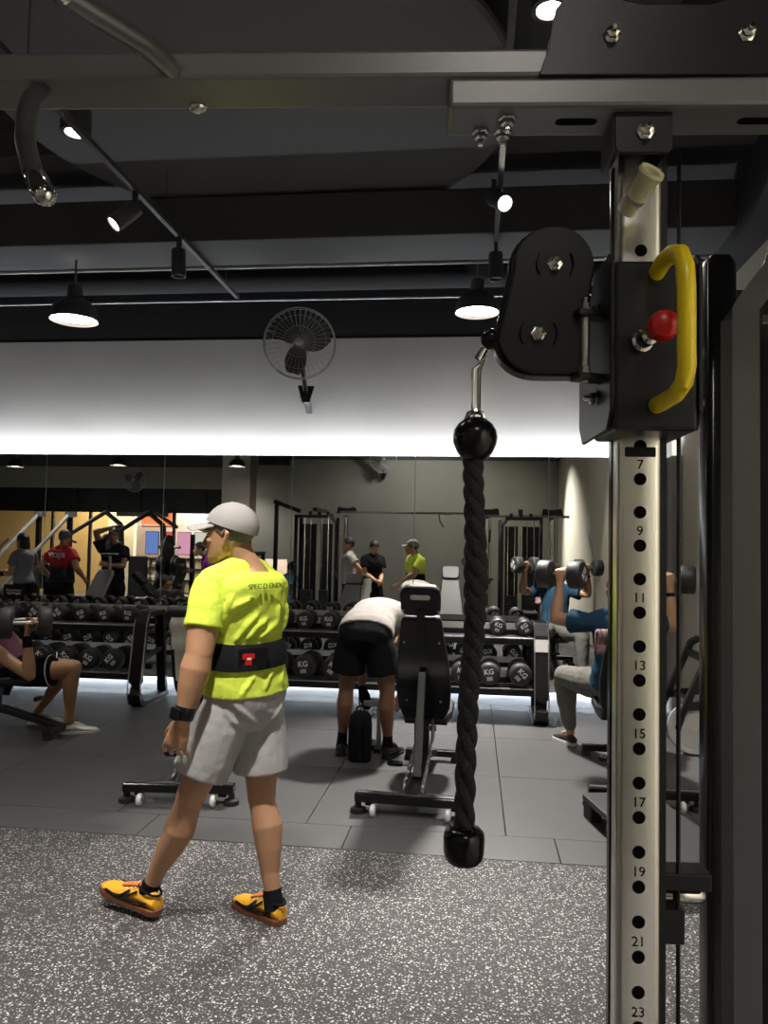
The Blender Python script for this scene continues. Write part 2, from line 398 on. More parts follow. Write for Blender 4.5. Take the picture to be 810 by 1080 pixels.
        return mb.build(name, m, s.t, voxel=vox or s.vox, it=5, fold=fold, fsize=.12)
    def shoe(s, heel, toe, m, sole, accents=None, tongue=None, h=.085, collar=None, lift=0.):
        heel, toe = V(heel) - s.root, V(toe) - s.root; d = toe - heel; L = d.length; d.normalize(); r = d.cross(V((0, 0, 1))).normalized(); u = r.cross(d)
        tab = [(-.0, .024, .060), (.03, .034, .078), (.10, .037, .086), (.20, .037, .090), (.32, .036, .094), (.45, .038, .082), (.60, .044, .062), (.76, .046, .052), (.90, .038, .044), (.98, .022, .034), (1.0, .010, .028)]
        rings = []
        for t, w, z in tab:
            R = []
            for i in range(16):
                a = 2 * PI * i / 16; c, q = math.cos(a), math.sin(a); zz = .018 + (z - .018) * (.5 + .5 * q)
                R.append(heel + d * (t * L) + r * (w * c * (1 if q < 0 else (1 - .35 * q * (t < .5)))) + u * zz)
            rings.append(R)
        o = MB().loft(rings).build('shoe', m, s.t)
        poly = []
        for t, w, z in tab: poly.append((t * L, w + .005))
        poly = [(-.008, .012)] + poly[0:] + [(L + .006, .004)]
        outl = [(x, -w) for x, w in poly] + [(x, w) for x, w in reversed(poly)]
        M = frame(d, -r, u, heel + u * .0125)
        MB().prism(outl, .025, M).build('sole', sole, o, smooth=False, bevel=.004)
        if tongue: MB().loft([[heel + d * (t * L) + r * (w * c) + u * (z + .004 * q) for c, q in ((-1, 0), (-.5, 1), (.5, 1), (1, 0), (.5, -1), (-.5, -1))] for t, w, z in ((.22, .018, .098), (.32, .022, .096), (.46, .022, .083), (.62, .020, .064))]).build('tongue', tongue, o)
        lm = tongue if tongue and tongue.name.startswith('white') else WSH
        lb = MB()
        for i in range(4):
            t = .36 + .075 * i; z = .093 - .009 * i; lb.tube([heel + d * (t * L) + r * -.027 + u * (z - .012), heel + d * ((t + .01) * L) + u * (z + .004), heel + d * (t * L) + r * .027 + u * (z - .012)], .003, 6)
        lb.build('laces', lm if m is not BSH else BSH, o)
        if accents:
            for sd in (-1, 1):
                ab = MB()
                for pts in (((.42, .036, .07), (.52, .044, .045), (.62, .049, .03)), ((.30, .034, .075), (.42, .041, .05), (.55, .047, .03)), ((.12, .038, .045), (.30, .040, .035), (.62, .048, .032), (.8, .048, .04))):
                    ab.tube([heel + d * (t * L) + r * (w * sd) + u * z for t, w, z in pts], .0045, 6, round_=True)
                ab.build('side_stripes', accents, o)
        if collar: 
            t = MB(); c0 = heel + d * (.17 * L) + u * .088; t.tube([c0 + (d * (.055 * math.cos(a)) + r * (.034 * math.sin(a))) + u * (.008 * math.cos(a)) for a in [2 * PI * i / 16 for i in range(17)]], .0048, 8); t.build('collar', collar, o)
        return o
    def sock(s, sd, m, lo=1.12, hi=.84):
        a, b = s.J['kn' + sd], s.J['an' + sd]
        MB().tube([a.lerp(b, hi), a.lerp(b, .92), a.lerp(b, lo)], [.037 * s.k, .037 * s.k, .042 * s.k], 14).build('sock', m, s.t)
    def band(s, a, b, t0, t1, r0, r1, name, m, face=None, facem=None):
        p, q = a.lerp(b, t0), a.lerp(b, t1)
        o = MB().tube([p, p.lerp(q, .1), p.lerp(q, .9), q], [r0 - .002, r0, r1, r1 - .002], 18).build(name, m, s.t)
        return o
def ik(a, c, l1, l2, pole):
    a, c, pole = V(a), V(c), V(pole); d = c - a; L = min(d.length, (l1 + l2) * .999); d.normalize(); x = (l1 * l1 - l2 * l2 + L * L) / (2 * L); h = math.sqrt(max(0, l1 * l1 - x * x))
    p = (pole - d * pole.dot(d)).normalized(); return a + d * x + p * h, a + d * L
def standing(label, x, y, face, height=1.72, handL=None, handR=None, poleL=None, poleR=None, lean=0., headturn=0., headdown=0., seat=None, z=0.):
    """joint set of a person standing (or sitting on seat height) at x, y looking along angle face (radians from +x)"""
    k = height / 1.73; F = V((math.cos(face), math.sin(face), 0)); R = V((F.y, -F.x, 0)); U = V((0, 0, 1)); o = V((x, y, z))
    def W(r, f, u): return o + R * (r * k) + F * (f * k) + U * (u * k)
    hz = .90 if seat is None else seat / k + .09
    ln = lambda u: math.sin(lean) * (u - .92)
    def T(r, f, u):     # torso point with lean
        h = u - .92; return W(r, f + math.sin(lean) * h, hz + .02 + math.cos(lean) * h)
    J = dict(pelvis=T(0, 0, .92), chest=T(0, -.005 + .012, 1.2), neck=T(0, -.015, 1.455), head=T(0, .03, 1.60), shL=T(-.175, -.01, 1.385), shR=T(.175, -.01, 1.385), hipL=W(-.088, 0, hz), hipR=W(.088, 0, hz))
    if seat is None:
        for sd, q in (('L', -1), ('R', 1)): J['kn' + sd] = W(.10 * q, .015, .49); J['an' + sd] = W(.11 * q, -.03, .085); J['toe' + sd] = W(.135 * q, .15, .03); J['heel' + sd] = W(.105 * q, -.10, 0)
    else:
        for sd, q in (('L', -1), ('R', 1)): J['kn' + sd] = W(.13 * q, .42, .50); J['an' + sd] = W(.14 * q, .40, .085); J['toe' + sd] = W(.15 * q, .6, .03); J['heel' + sd] = W(.135 * q, .33, 0)
    for sd, q, h, p in (('L', -1, handL, poleL), ('R', 1, handR, poleR)):
        tgt = T(.23 * q, .03, .84) if h is None else T(*h); pl = R * (q * .5) - F if p is None else R * p[0] + F * p[1] + U * p[2]
        J['el' + sd], J['wr' + sd] = ik(J['sh' + sd], tgt, .29 * k, .26 * k, pl)
    a = face + headturn; J['face'] = V((math.cos(a) * math.cos(headdown), math.sin(a) * math.cos(headdown), -math.sin(headdown))); J['headup'] = U
    return J, (x, y, z), k
# ------------------------------------------------------------------ dumbbells
def dumbbell(r, hl, gap, loc, rz, label, group, marks=True, rot=0., num='20', hm=RUBH):
    """axis along local y, centre at local z = 0"""
    t = thing('dumbbell', label, 'dumbbell', loc, rz, group)
    Y = frame((1, 0, 0), (0, 0, -1), (0, 1, 0))
    for sg in (-1, 1):
        mb = MB(); c = sg * (gap / 2 + hl / 2); h = hl / 2; n = 12 if r < .085 else 28
        prof = [(r * .55, -h), (r * .80, -h), (r * .86, -h + .004), (r * .97, -h + .010), (r, -h + .016), (r, h - .016), (r * .97, h - .010), (r * .86, h - .004), (r * .80, h), (r * .55, h)]
        hd = mb.lathe(prof, n, at(Y, (0, c, 0)) @ Matrix.Rotation(PI / n, 4, 'Z')).build('weight_head', hm, t)
        MB().lathe([(r * .30, -h * 1.02), (r * .30, h * 1.02)], 16, at(Y, (0, c, 0))).build('steel_hub', STEEL if not marks else hm, hd)
        if marks:
            Q = frame((1, 0, 0), (0, 0, 1), (0, -1, 0)) if sg < 0 else frame((-1, 0, 0), (0, 0, 1), (0, 1, 0))
            Q = Q.copy(); Q.translation = V((0, c + sg * (h + .0035), 0)); Q = Q @ Matrix.Rotation(rot * sg, 4, 'Z')
            text('KG', r * .66, WHT, hd, Q @ Matrix.Translation((0, r * .20, 0)), 'weight_mark', .0006, r * .02)
            MB().box((0, -r * .38, 0), (r * .52, r * .34, .0012)).build('weight_plate_label', GRYPRINT, hd, smooth=False).data.transform(Q)
    MB().tube([(0, -gap / 2 - .01, 0), (0, -gap * .25, 0), (0, 0, 0), (0, gap * .25, 0), (0, gap / 2 + .01, 0)], [.0145, .0155, .0175, .0155, .0145], 14).build('handle', STEEL, t)
    return t

# ------------------------------------------------------------------ dumbbell racks
def rack(name_label, x0, x1):
    t = thing('dumbbell_rack', name_label, 'rack', ((x0 + x1) / 2, 7.3, 0)); h = (x1 - x0) / 2
    for sg in (-1, 1):
        x = sg * h; mb = MB()
        # D shaped end frame, flat band
        pts = [(x, .16, .865), (x, -.18, .868), (x, -.215, .78), (x, -.315, .24), (x, -.325, .13), (x, -.29, .055), (x, -.22, .03), (x, .34, .03)]
        f = mb.bar(pts, .13, .055, up=(0, 0, 1)).build('end_frame', BLK, t, smooth=False, bevel=.008)
        MB().bar([(x, .33, .03), (x, .20, .88)], .09, .06, up=(0, 1, 0)).build('rear_upright', BLK, t, smooth=False, bevel=.006)
        MB().bar([(x, -.255, .42), (x, .265, .50)], .05, .035).build('strut', DGREY, t, smooth=False, bevel=.004)
        for q in (-1, 1): MB().tube([(x + q * .062, .15, .895), (x + q * .062, -.19, .897), (x + q * .062, -.246, .785), (x + q * .062, -.344, .245), (x + q * .062, -.353, .125), (x + q * .062, -.312, .036), (x + q * .062, -.225, .004), (x + q * .062, .33, .006)], .006, 6).build('bright_edge', STEEL, f)
        MB().box((x + (-.0), -.262, .70), (.135, .006, .11), Matrix.Rotation(-.17, 4, 'X')).build('white_label', LABELM if (sg > 0 and x0 > -3) else BLK, f, smooth=False)
    for z, yf, yb, zb in ((.725, -.20, .12, .775), (.285, -.29, .06, .335)):
        MB().bar([(-h, yf, z), (h, yf, z)], .05, .055).build('front_rail', BLK, t, smooth=False, bevel=.005)
        MB().bar([(-h, yb, zb), (h, yb, zb)], .05, .055).build('rear_rail', BLK, t, smooth=False, bevel=.005)
        MB().box((0, (yf + yb) / 2 - .03, (z + zb) / 2 - .012), (2 * h - .14, .22, .008), Matrix.Rotation(.155, 4, 'X')).build('tray', DGREY, t, smooth=False)
        MB().box((0, yb + .028, zb + .055), (2 * h - .14, .006, .06)).build('label_strip', LABELM, t, smooth=False)
        MB().tube([(-h, yf - .012, z + .032), (h, yf - .012, z + .032)], .007, 8).build('front_lip', STEEL, t)
    return t
RK_L = rack('black two-tier dumbbell rack behind the seated man with crossed white shoe', -6.0, -3.14)
RK_L['label'] = 'left black two-tier dumbbell rack below the mirror, its D-shaped end frame in full view'
RK_R = rack('right black two-tier dumbbell rack below the mirror, end frame carrying a white sticker', -2.2, .615)
def fill(tier, xs, rackname, z, y, r, hl, gap, tot0):
    for i, x in enumerate(xs):
        rr = r * random.uniform(.95, 1.05)
        dumbbell(rr, hl, gap, (x, y, z + rr * 1.0), random.uniform(-.04, .04), 'black round dumbbell, %s from the left on the %s tier of the %s rack' % (ORD[i], tier, rackname), 'dumbbells on the %s tier of the %s rack' % (tier, rackname), True, random.uniform(-.9, .9))
fill('upper', [-5.45, -5.21, -4.97, -4.73, -4.48, -4.24, -3.99, -3.75, -3.51, -3.27], 'left', .782, 7.22, .078, .105, .13, 0)
fill('lower', [-5.34, -5.09, -4.84, -4.6, -4.35, -4.11, -3.86, -3.62, -3.39], 'left', .342, 7.16, .102, .125, .13, 0)
fill('upper', [-2.02, -1.79, -1.56, -1.33, -1.10, -.87, .23, .47], 'right', .782, 7.22, .078, .105, .13, 0)
fill('lower', [-2.05, -1.80, -1.53, -1.27, -1.02, -.60, -.34, -.09, .16, .43], 'right', .342, 7.16, .102, .125, .13, 0)
sg_ = thing('notice', 'small black notice with two lines of white lettering on the left rack', 'sign', (-4.72, 7.5, .80), 0)
MB().box((0, 0, .22), (.23, .012, .15)).build('board', BLKG, sg_, smooth=False, bevel=.003)
MB().tube([(0, .004, .0), (0, .004, .16)], .008, 8).build('stem', BLK, sg_)
MB().box((0, .0, .004), (.12, .08, .008)).build('foot', BLK, sg_, smooth=False)
text('Please Return\nThe Weights', .030, WHT, sg_, at(FRONT, (0, -.0075, .222)))

# ------------------------------------------------------------------ benches
def bench(label, loc, rz, back=GVINYL, tilt=.41, group='adjustable benches on the rubber tiles'):
    """origin below the backrest hinge; user faces +y"""
    t = thing('weight_bench', label, 'bench', loc, rz, group)
    c, s = math.cos(tilt), math.sin(tilt)
    U = V((0, -s, c)); N = V((0, c, s)); H = V((0, .0, .455))            # along the pad, pad front normal
    def pad(name, prof, th, m, off, par):
        M = frame((1, 0, 0), U, (0, -c * 1, -s), H + N * off)
        return MB().prism(prof, th, M).build(name, m, par, bevel=.014, smooth=False)
    body = [(-.13, -.02), (.13, -.02), (.165, .06), (.175, .20), (.165, .36), (.135, .58), (.125, .69), (.115, .715), (-.115, .715), (-.125, .69), (-.135, .58), (-.165, .36), (-.175, .20), (-.165, .06)]
    b = pad('backrest', body, .055, back, .03, t)
    pad('back_shell', [(x * 1.02, y) for x, y in body], .02, BLKG, -.006, b)
    hd = rrect(.245, .19, .05, 4, 0, .83)
    hp = pad('headrest', hd, .055, back, .03, t)
    pad('head_shell', [(x * 1.02, y) for x, y in hd], .02, BLKG, -.006, hp)
    M = frame((1, 0, 0), U, N * -1, H + N * -.0175)
    MB().prism(rrect(.125, .032, .015, 4, 0, .865), .004, M).build('grip_slot', LABELM, hp, smooth=False)
    MB().bar([H + U * .50 - N * .03, H + U * .78 - N * .02], .05, .02, up=N).build('headrest_rail', BLK, t, smooth=False)
    bl = MB()
    for x in (-.11, .11):
        for y in (.12, .55, .77): bl.ell(H + U * y - N * .019 + V((x, 0, 0)), (.008, .008, .008), None, 8)
    bl.build('shell_screws', STEEL, b)
    # seat
    M = frame((1, 0, 0), (0, 1, .10), (0, -.10, 1), (0, .06, .42))
    st = MB().prism([(-.14, 0), (.14, 0), (.17, .10), (.165, .34), (.11, .40), (-.11, .40), (-.165, .34), (-.17, .10)], .06, M).build('seat', back, t, smooth=False, bevel=.014)
    MB().prism([(-.14, .01), (.14, .01), (.155, .1), (.15, .33), (.1, .385), (-.1, .385), (-.15, .33), (-.155, .1)], .015, at(M, (0, .064, .385))).build('seat_shell', BLKG, st, smooth=False)
    # frame
    MB().bar([(0, -.60, .10), (0, -.25, .13), (0, .05, .19), (0, .42, .11), (0, .62, .06)], .075, .05).build('spine', BLK, t, smooth=False, bevel=.006)
    rb = MB().bar([(-.33, -.60, .095), (.33, -.60, .095)], .085, .05).build('rear_crossbar', BLKG, t, smooth=False, bevel=.008)
    MB().box((0, -.60, .1215), (.64, .03, .003)).build('bright_top_strip', STEEL, rb, smooth=False)
    for x in (-.27, .27):
        MB().box((x * .93, -.55, .06), (.05, .06, .05), None, .006).build('wheel_bracket', BLK, rb, smooth=False)
        W = frame((0, 0, 1), (0, 1, 0), (-1, 0, 0))
        w = MB().lathe([(.006, -.014), (.030, -.014), (.036, -.008), (.036, .008), (.030, .014), (.006, .014)], 18, at(W, (x * .80, -.66, .036))).build('wheel', WHLM, rb)
        MB().lathe([(.012, -.018), (.012, .018)], 10, at(W, (x * .80, -.66, .036))).build('axle', STEEL, w)
        MB().lathe([(.045, 0), (.048, .008), (.044, .03), (.02, .036), (.018, .07)], 16, at(Matrix(), (x * 1.16, -.60, 0))).build('rubber_foot', RUB, rb)
    MB().bar([(-.20, .60, .06), (.20, .60, .06)], .06, .045).build('front_crossbar', BLK, t, smooth=False, bevel=.006)
    for x in (-.17, .17): MB().lathe([(.038, 0), (.040, .01), (.034, .036)], 14, at(Matrix(), (x, .60, 0))).build('rubber_foot', RUB, t)
    MB().bar([(0, .02, .18), (0, .03, .43)], .06, .06, up=(0, 1, 0)).build('hinge_post', BLK, t, smooth=False, bevel=.005)
    for x in (-.055, .055): MB().prism([(-.05, .28), (.10, .28), (.14, .40), (.03, .45), (-.06, .42)], .008, frame((0, 1, 0), (0, 0, 1), (1, 0, 0), (x, 0, 0))).build('hinge_plate', DGREY, t, smooth=False)
    # backrest support with toothed ladder rails
    a = H + U * .34 - N * .03
    MB().bar([a, (0, -.30, .36), (0, -.36, .155)], .045, .05, up=(0, 1, 0)).build('support_strut', GREYP, t, smooth=False, bevel=.005)
    for x in (-.05, .05):
        lr = MB().bar([(x * 1.1, -.56, .125), (x, -.20, .21), (x, .0, .30)], .012, .035).build('ladder_rail', STEEL, t, smooth=False)
        tb = MB()
        for i in range(6): tb.box((x * 1.08, -.50 + .075 * i, .16 + .017 * i), (.014, .022, .035))
        tb.build('ladder_teeth', STEEL, lr, smooth=False)
    MB().tube([(-.17, -.22, .19), (-.02, -.22, .19)], .013, 10).build('pop_pin', STEEL, t)
    MB().tube([(-.19, -.22, .19), (-.12, -.22, .19)], .019, 10, round_=True).build('pop_pin_grip', BLKG, t)
    MB().tube([(-.04, .40, .28), (.04, .40, .28)], .02, 10).build('front_handle', RUB, t)
    return t
BN_C = bench('black adjustable bench with an upright back and slotted headrest, beside the bending man', (-.305, 5.10, 0), -.05)
BN_T = bench('adjustable bench behind the walking man, white towel over its headrest', (-1.78, 5.08, 0), .10, GVINYL, .74)
BN_L = bench('adjustable bench under the man in the mauve tank top', (-3.86, 5.92, 0), -PI / 2 - .06, VINYL, .72)
BN_R = bench('adjustable bench carrying the man in the navy shirt, mostly behind the steel post', (1.04, 5.48, 0), 0, VINYL, .36)
def towel(label, loc, rz, w, l1, l2, m=TOWEL, th=.012):
    t = MB(); n = 14; prof = []
    prof += [(-.028 - .010 * math.sin(i * 1.3), -l1 + l1 * i / 6) for i in range(7)]
    prof += [(.03 * -math.cos(a), .028 * math.sin(a)) for a in (.5, 1.0, 1.57, 2.1, 2.6)]
    prof += [(.034 + .006 * math.sin(i), -l2 * i / 6) for i in range(1, 7)]
    rings = []
    for j in range(n + 1):
        x = -w / 2 + w * j / n; q = .006 * math.sin(j * 1.4); R = [(x + .004 * math.sin(k), p[0] + q * (1 if p[0] > 0 else -1), p[1] + (.01 * math.sin(j * .9) if k in (0, len(prof) - 1) else 0)) for k, p in enumerate(prof)]
        out = [(x, p[0] * (1 - th / .03 * .5) if abs(p[0]) > .01 else p[0], p[1] - (th if p[1] > 0 else 0)) for p in reversed(prof)]
        rings.append(R + out)
    o = t.loft(rings).build('towel', m, None, angle=80); o.location = loc; o.rotation_euler = (.30, 0, rz)
    return tag(o, label, 'towel')
towel('white towel draped over the headrest of the bench behind the walking man', (-1.64, 4.475, 1.075), .10, .31, .17, .40)
to = towel('mauve patterned towel hanging on the bench back beside the navy-shirted man', (.885, 5.33, 1.0), .2, .11, .14, .14, PINKT)
# low dark platform on the floor beyond the post
pl = thing('step_platform', 'low dark grey step platform on the tiles right of the steel post', 'platform', (.97, 4.20, 0), .22)
MB().prism(rrect(.42, 1.1, .03), .035, at(Matrix(), (0, 0, .115))).build('deck', GVINYL, pl, smooth=False, bevel=.006)
for x in (-.17, .17):
    for y in (-.47, .47): MB().box((x, y, .05), (.07, .12, .10), None, .01).build('foot', RUB, pl, smooth=False)
# black gym bag and small pale-topped stool by the bending man
bg = thing('gym_bag', 'upright black bag on the floor between the bending man and the bench', 'bag', (-.80, 5.60, 0), .05)
mb = MB(); mb.loft([[(w * c, d * q, z) for c, q in [(math.copysign(abs(math.cos(t)) ** .5, math.cos(t)), math.copysign(abs(math.sin(t)) ** .5, math.sin(t))) for t in [2 * PI * i / 20 for i in range(20)]]] for w, d, z in ((.06, .05, 0), (.082, .068, .012), (.086, .072, .12), (.085, .07, .26), (.078, .062, .32), (.05, .04, .352), (.02, .016, .36))])
mb.build('bag_body', BLKC, bg)
MB().tube([(-.03, 0, .35), (-.025, 0, .385), (0, 0, .395), (.025, 0, .385), (.03, 0, .35)], .007, 8).build('carry_loop', BLKC, bg)
for x in (-.045, .045): MB().tube([(x, -.075, .04), (x, -.088, .15), (x, -.08, .28)], .008, 8).build('strap', BLKC, bg)
sl = thing('stool', 'small stool with a pale top in front of the bending man', 'stool', (-.70, 5.93, 0), 0)
MB().prism(rrect(.24, .16, .04), .04, at(Matrix(), (0, 0, .36))).build('seat', LIGHTG, sl, smooth=False, bevel=.01)
MB().tube([(0, 0, .03), (0, 0, .34)], .022, 12).build('post', STEEL, sl)
MB().bar([(-.14, 0, .02), (.14, 0, .02)], .05, .03).build('foot_bar', BLK, sl, smooth=False)
MB().bar([(0, -.12, .02), (0, .12, .02)], .05, .03).build('foot_bar', BLK, sl, smooth=False)
# A-frame rack and plate at the right wall
ar = thing('plate_rack', 'black bent-tube weight rack against the right wall', 'rack', (1.72, 6.55, 0), 0)
for y in (-.28, .28):
    MB().bar([(.19, y, .84), (.12, y, .80), (-.10, y, .30), (-.13, y, .20), (-.11, y, .10), (-.03, y, .035), (.20, y, .03)], .05, .07, up=(0, 1, 0)).build('side_frame', BLK, ar, smooth=False, bevel=.01)
    MB().bar([(-.06, y, .36), (.20, y, .40)], .045, .06).build('side_strut', BLK, ar, smooth=False, bevel=.006)
for z, x in ((.72, .10), (.36, .0), (.10, .06)): MB().bar([(x, -.28, z), (x, .28, z)], .05, .05).build('cross_rail', BLK, ar, smooth=False)
pt = thing('weight_plate', 'pale steel weight plate leaning in the rack at the right wall', 'weight plate', (1.70, 6.25, .0), 0)
A = Matrix.Translation((0, 0, .20)) @ Matrix.Rotation(PI / 2 - .25, 4, 'X')
MB().lathe([(.025, -.012), (.05, -.016), (.12, -.008), (.16, -.008), (.165, -.016), (.19, -.016), (.195, 0), (.19, .016), (.165, .016), (.16, .008), (.12, .008), (.05, .016), (.025, .012)], 36, A).build('disc', mat('pale_plate_paint', (.5, .5, .5), .35, .3), pt)
MB().lathe([(.018, -.02), (.03, -.02), (.03, .02), (.018, .02)], 20, A).build('hub_ring', STEEL, pt)

# ------------------------------------------------------------------ cable crossover machine (own frame: origin at the foot of the right post's front face)
CM = thing('cable_crossover_machine', 'black cable crossover machine with a numbered steel post and yellow handle, nearest the camera', 'gym machine', (.247, 1.189, 0), math.radians(4.1))
def post(x0, numbers=True):
    y0 = .0; w = .066
    # rounded square steel tube
    mb = MB(); mb.loft([[(x0 + px, y0 + .033 + py, z) for px, py in rrect(w, w, .010)] for z in (.06, 2.15)])
    p = mb.build('post', POSTM, CM, angle=60)
    MB().box((x0 + .0305 + .007, y0 + .036, 1.10), (.010, .052, 2.08)).build('post_side_strip', BLK, p, smooth=False)  # dark strip down the right side of the post
    MB().box((x0 - .0335, y0 + .040, 1.10), (.003, .014, 2.08)).build('post_side_channel', BLKG, p, smooth=False)
    i = 0; z = 1.694 - .0
    for q in range(-4, 30):
        z = 1.644 - .05 * (q - 7)
        if z > 2.02 or z < .12 or (1.70 < z < 1.965): continue
        MB().lathe([(.001, -.004), (.0094, -.004), (.0094, .0006), (.001, .0006)], 18, at(FRONT, (x0, y0, z))).build('pin_hole', BLKPRINT, p)
        if numbers and q % 2 == 1 and q > 5: text(str(q), .020, BLKPRINT, p, at(FRONT, (x0, y0 - .0004, z + .0215)), 'position_number', .0003)
    MB().box((x0, y0 + .033, .03), (.20, .24, .06), None, .006).build('base_foot', BLK, CM, smooth=False)
    return p
P1 = post(0.0)
MB().prism(rrect(.046, .015, .002), .0008, at(FRONT, (0, -.0003, 1.6850))).build('dark_sticker', BLKG, P1, smooth=False)
post(-2.72, False)
post(1.19, False)
def bolt(o, par, r=.011, ax=FRONT):
    b = MB().lathe([(r * 1.35, -.001), (r * 1.35, .003), (r, .004), (r, .011), (r * .55, .0125), (r * .55, .020), (r * .4, .022)], 6, at(ax, o)).build('bolt', CHROME, par, angle=20)
    return b
# overhead beams
def lbeam(x0, x1, z0, z1, yf, yb, name, m=BLK):
    o = MB().box(((x0 + x1) / 2, (yf + yb) / 2, (z0 + z1) / 2), (x1 - x0, yb - yf, z1 - z0)).build(name, m, CM, smooth=False, bevel=.006); return o
BEAMM = mat('dark_beam_paint', (.17, .17, .172), .36, .3, .15, 4)
rbm = lbeam(-.298, 1.50, 2.181, 2.225, -.069, .016, 'right_beam', BEAMM)
lbm = lbeam(-2.85, -.152, 2.2255, 2.268, -.071, .012, 'left_beam', BEAMM)
for p in ((-.246, .0), (-.209, -.038), (-.212, .0)):
    bolt((p[0], p[1], 2.181), rbm, .0105, frame((1, 0, 0), (0, -1, 0), (0, 0, -1)))
for x in (-.105, .165):
    MB().prism(rrect(.062, .017, .008), .001, frame((1, 0, 0), (0, -1, 0), (0, 0, -1), (x, -.027, 2.1806))).build('slot', BLKPRINT, rbm, smooth=False)
def pulley_plate(cx):
    prof = [(-.20, 0), (.20, 0), (.185, .045)] + [(.135 + .045 * math.cos(a), .085 + .04 * math.sin(a)) for a in (0, .4, .8, 1.2, 1.57)] + [(.05, .105), (-.05, .105)] + [(-.135 - .045 * math.cos(a), .085 + .04 * math.sin(a)) for a in (1.57, 1.2, .8, .4, 0)] + [(-.185, .045)]
    for y in (-.070, .002):
        o = MB().prism(prof, .007, at(FRONT, (cx, y, 2.2245))).build('pulley_plate', BLK, CM, smooth=False, bevel=.0015)
        if y < 0:
            for x in (-.096, .096): bolt((cx + x, y - .0035, 2.2245 + .058), o, .0095)
    for x in (-.096, .096): MB().lathe([(.02, -.012), (.042, -.012), (.036, -.004), (.036, .004), (.042, .012), (.02, .012)], 24, at(FRONT, (cx + x, -.034, 2.283))).build('top_pulley', RUB, CM)
pulley_plate(.032); pulley_plate(-2.72); pulley_plate(1.19)
def bracket(x):
    o = MB().prism([(-.042, .0), (.042, 0), (.042, -.045)] + [(.032 + .010 * math.cos(a), -.050 + .012 * math.sin(a)) for a in (-.5, -1.1, -1.57)] + [(-.032 - .010 * math.cos(a), -.050 + .012 * math.sin(a)) for a in (-1.57, -1.1, -.5)] + [(-.042, -.045)], .007, at(FRONT, (x - .012, -.050, 2.181))).build('post_bracket', BLK, CM, smooth=False, bevel=.002)
    for sx in (-.040, .040): MB().box((x - .012 + sx, -.012, 2.153), (.006, .076, .056)).build('bracket_cheek', BLK, o, smooth=False)
    bolt((x - .010, -.054, 2.150), o, .010)
bracket(0.0); bracket(-2.72); bracket(1.19)
# translucent stop bumper
a, b = V((-.008, -.085, 2.076)), V((-.031, -.040, 2.040))
mb = MB(); d = (b - a).normalized(); u = d.orthogonal().normalized(); v = d.cross(u)
ring = lambda c, r: [c + u * (r * math.cos(t)) + v * (r * math.sin(t)) for t in [2 * PI * i / 20 for i in range(20)]]
bu = mb.loft([ring(a + d * .03, .008), ring(a + d * .001, .0125), ring(a - d * .001, .0185), ring(a + d * .004, .020), ring(a + d * .010, .0168), ring(b, .0148), ring(b + d * .006, .012), ring(b + d * .006, .004)]).build('stop_bumper', BUMPR, CM)
MB().loft([ring(a + d * .042, .0165), ring(a + d * .048, .0163)]).build('clip_ring', STEEL, bu)
# pull-up grips
for nm, pts in (('pull_up_grip', [(-.705, -.03, 2.25), (-.712, -.088, 2.236), (-.732, -.139, 2.235), (-.795, -.222, 2.238), (-.827, -.293, 2.24)]),
                ('pull_up_grip', [(-.92, -.045, 2.226), (-.922, -.075, 2.19), (-.915, -.098, 2.15), (-.908, -.111, 2.107), (-.881, -.137, 2.048), (-.844, -.173, 2.0)])):
    g = MB().tube(pts, .0145, 16, round_=True).build('pull_up_grip', GREYP, CM)
    MB().tube([V(pts[-2]).lerp(V(pts[-1]), .15), pts[-1]], .0162, 16, round_=True).build('grip_sleeve', CHROME, g)
MB().ell((-.692, .0, 2.224), (.015, .012, .010), None, 12).build('dome_nut', CHROME, lbm)
# carriage on the post
car = MB().box((.001, -.010, 1.829), (.118, .126, .245)).build('carriage', BLK, CM, smooth=False, bevel=.006)
flp = [(-.11, -.125), (.055, -.125), (.075, -.10), (.075, .115), (.06, .13), (-.02, .13), (-.075, .085), (-.135, -.015), (-.135, -.095)]
MB().prism([(-x, y) for x, y in flp][::-1], .006, frame((0, 1, 0), (0, 0, 1), (1, 0, 0), (-.061, .0, 1.835))).build('carriage_flange', BLK, car, smooth=False, bevel=.0015)
MB().prism([(-x, y) for x, y in flp][::-1], .006, frame((0, 1, 0), (0, 0, 1), (1, 0, 0), (.063, .0, 1.835))).build('carriage_flange', BLK, car, smooth=False, bevel=.0015)
AX = frame((0, 1, 0), (0, 0, 1), (-1, 0, 0))
for y, z in ((-.012, 1.895), (.0, 1.765)): bolt((-.064, y, z), car, .0095, frame((0, -1, 0), (0, 0, 1), (-1, 0, 0)))
yh = MB(); raw = [(-.004, -.071, 1.933), (-.004, -.10, 1.938), (-.005, -.140, 1.934), (-.004, -.172, 1.922), (-.003, -.186, 1.900), (-.002, -.188, 1.87), (-.001, -.186, 1.80), (0, -.184, 1.772), (-.001, -.176, 1.752), (-.003, -.150, 1.742), (-.004, -.10, 1.741), (-.004, -.071, 1.742)]
yh.tube([(x + .006, y, z) for x, y, z in raw], .0118, 16).build('yellow_handle', YEL, CM)
kn = MB().lathe([(.007, .065), (.007, .035), (.0115, .032), (.0125, .012), (.016, .010), (.016, -.002)], 14, at(FRONT, (-.022, -.073, 1.832)) @ Matrix.Rotation(.17, 4, 'Y')).build('plunger_shaft', CHROME, CM)
MB().lathe([(.008, .045), (.015, .049), (.0195, .058), (.0205, .070), (.018, .080), (.009, .086)], 20, at(FRONT, (-.010, -.073, 1.836))).build('red_knob', REDP, CM)
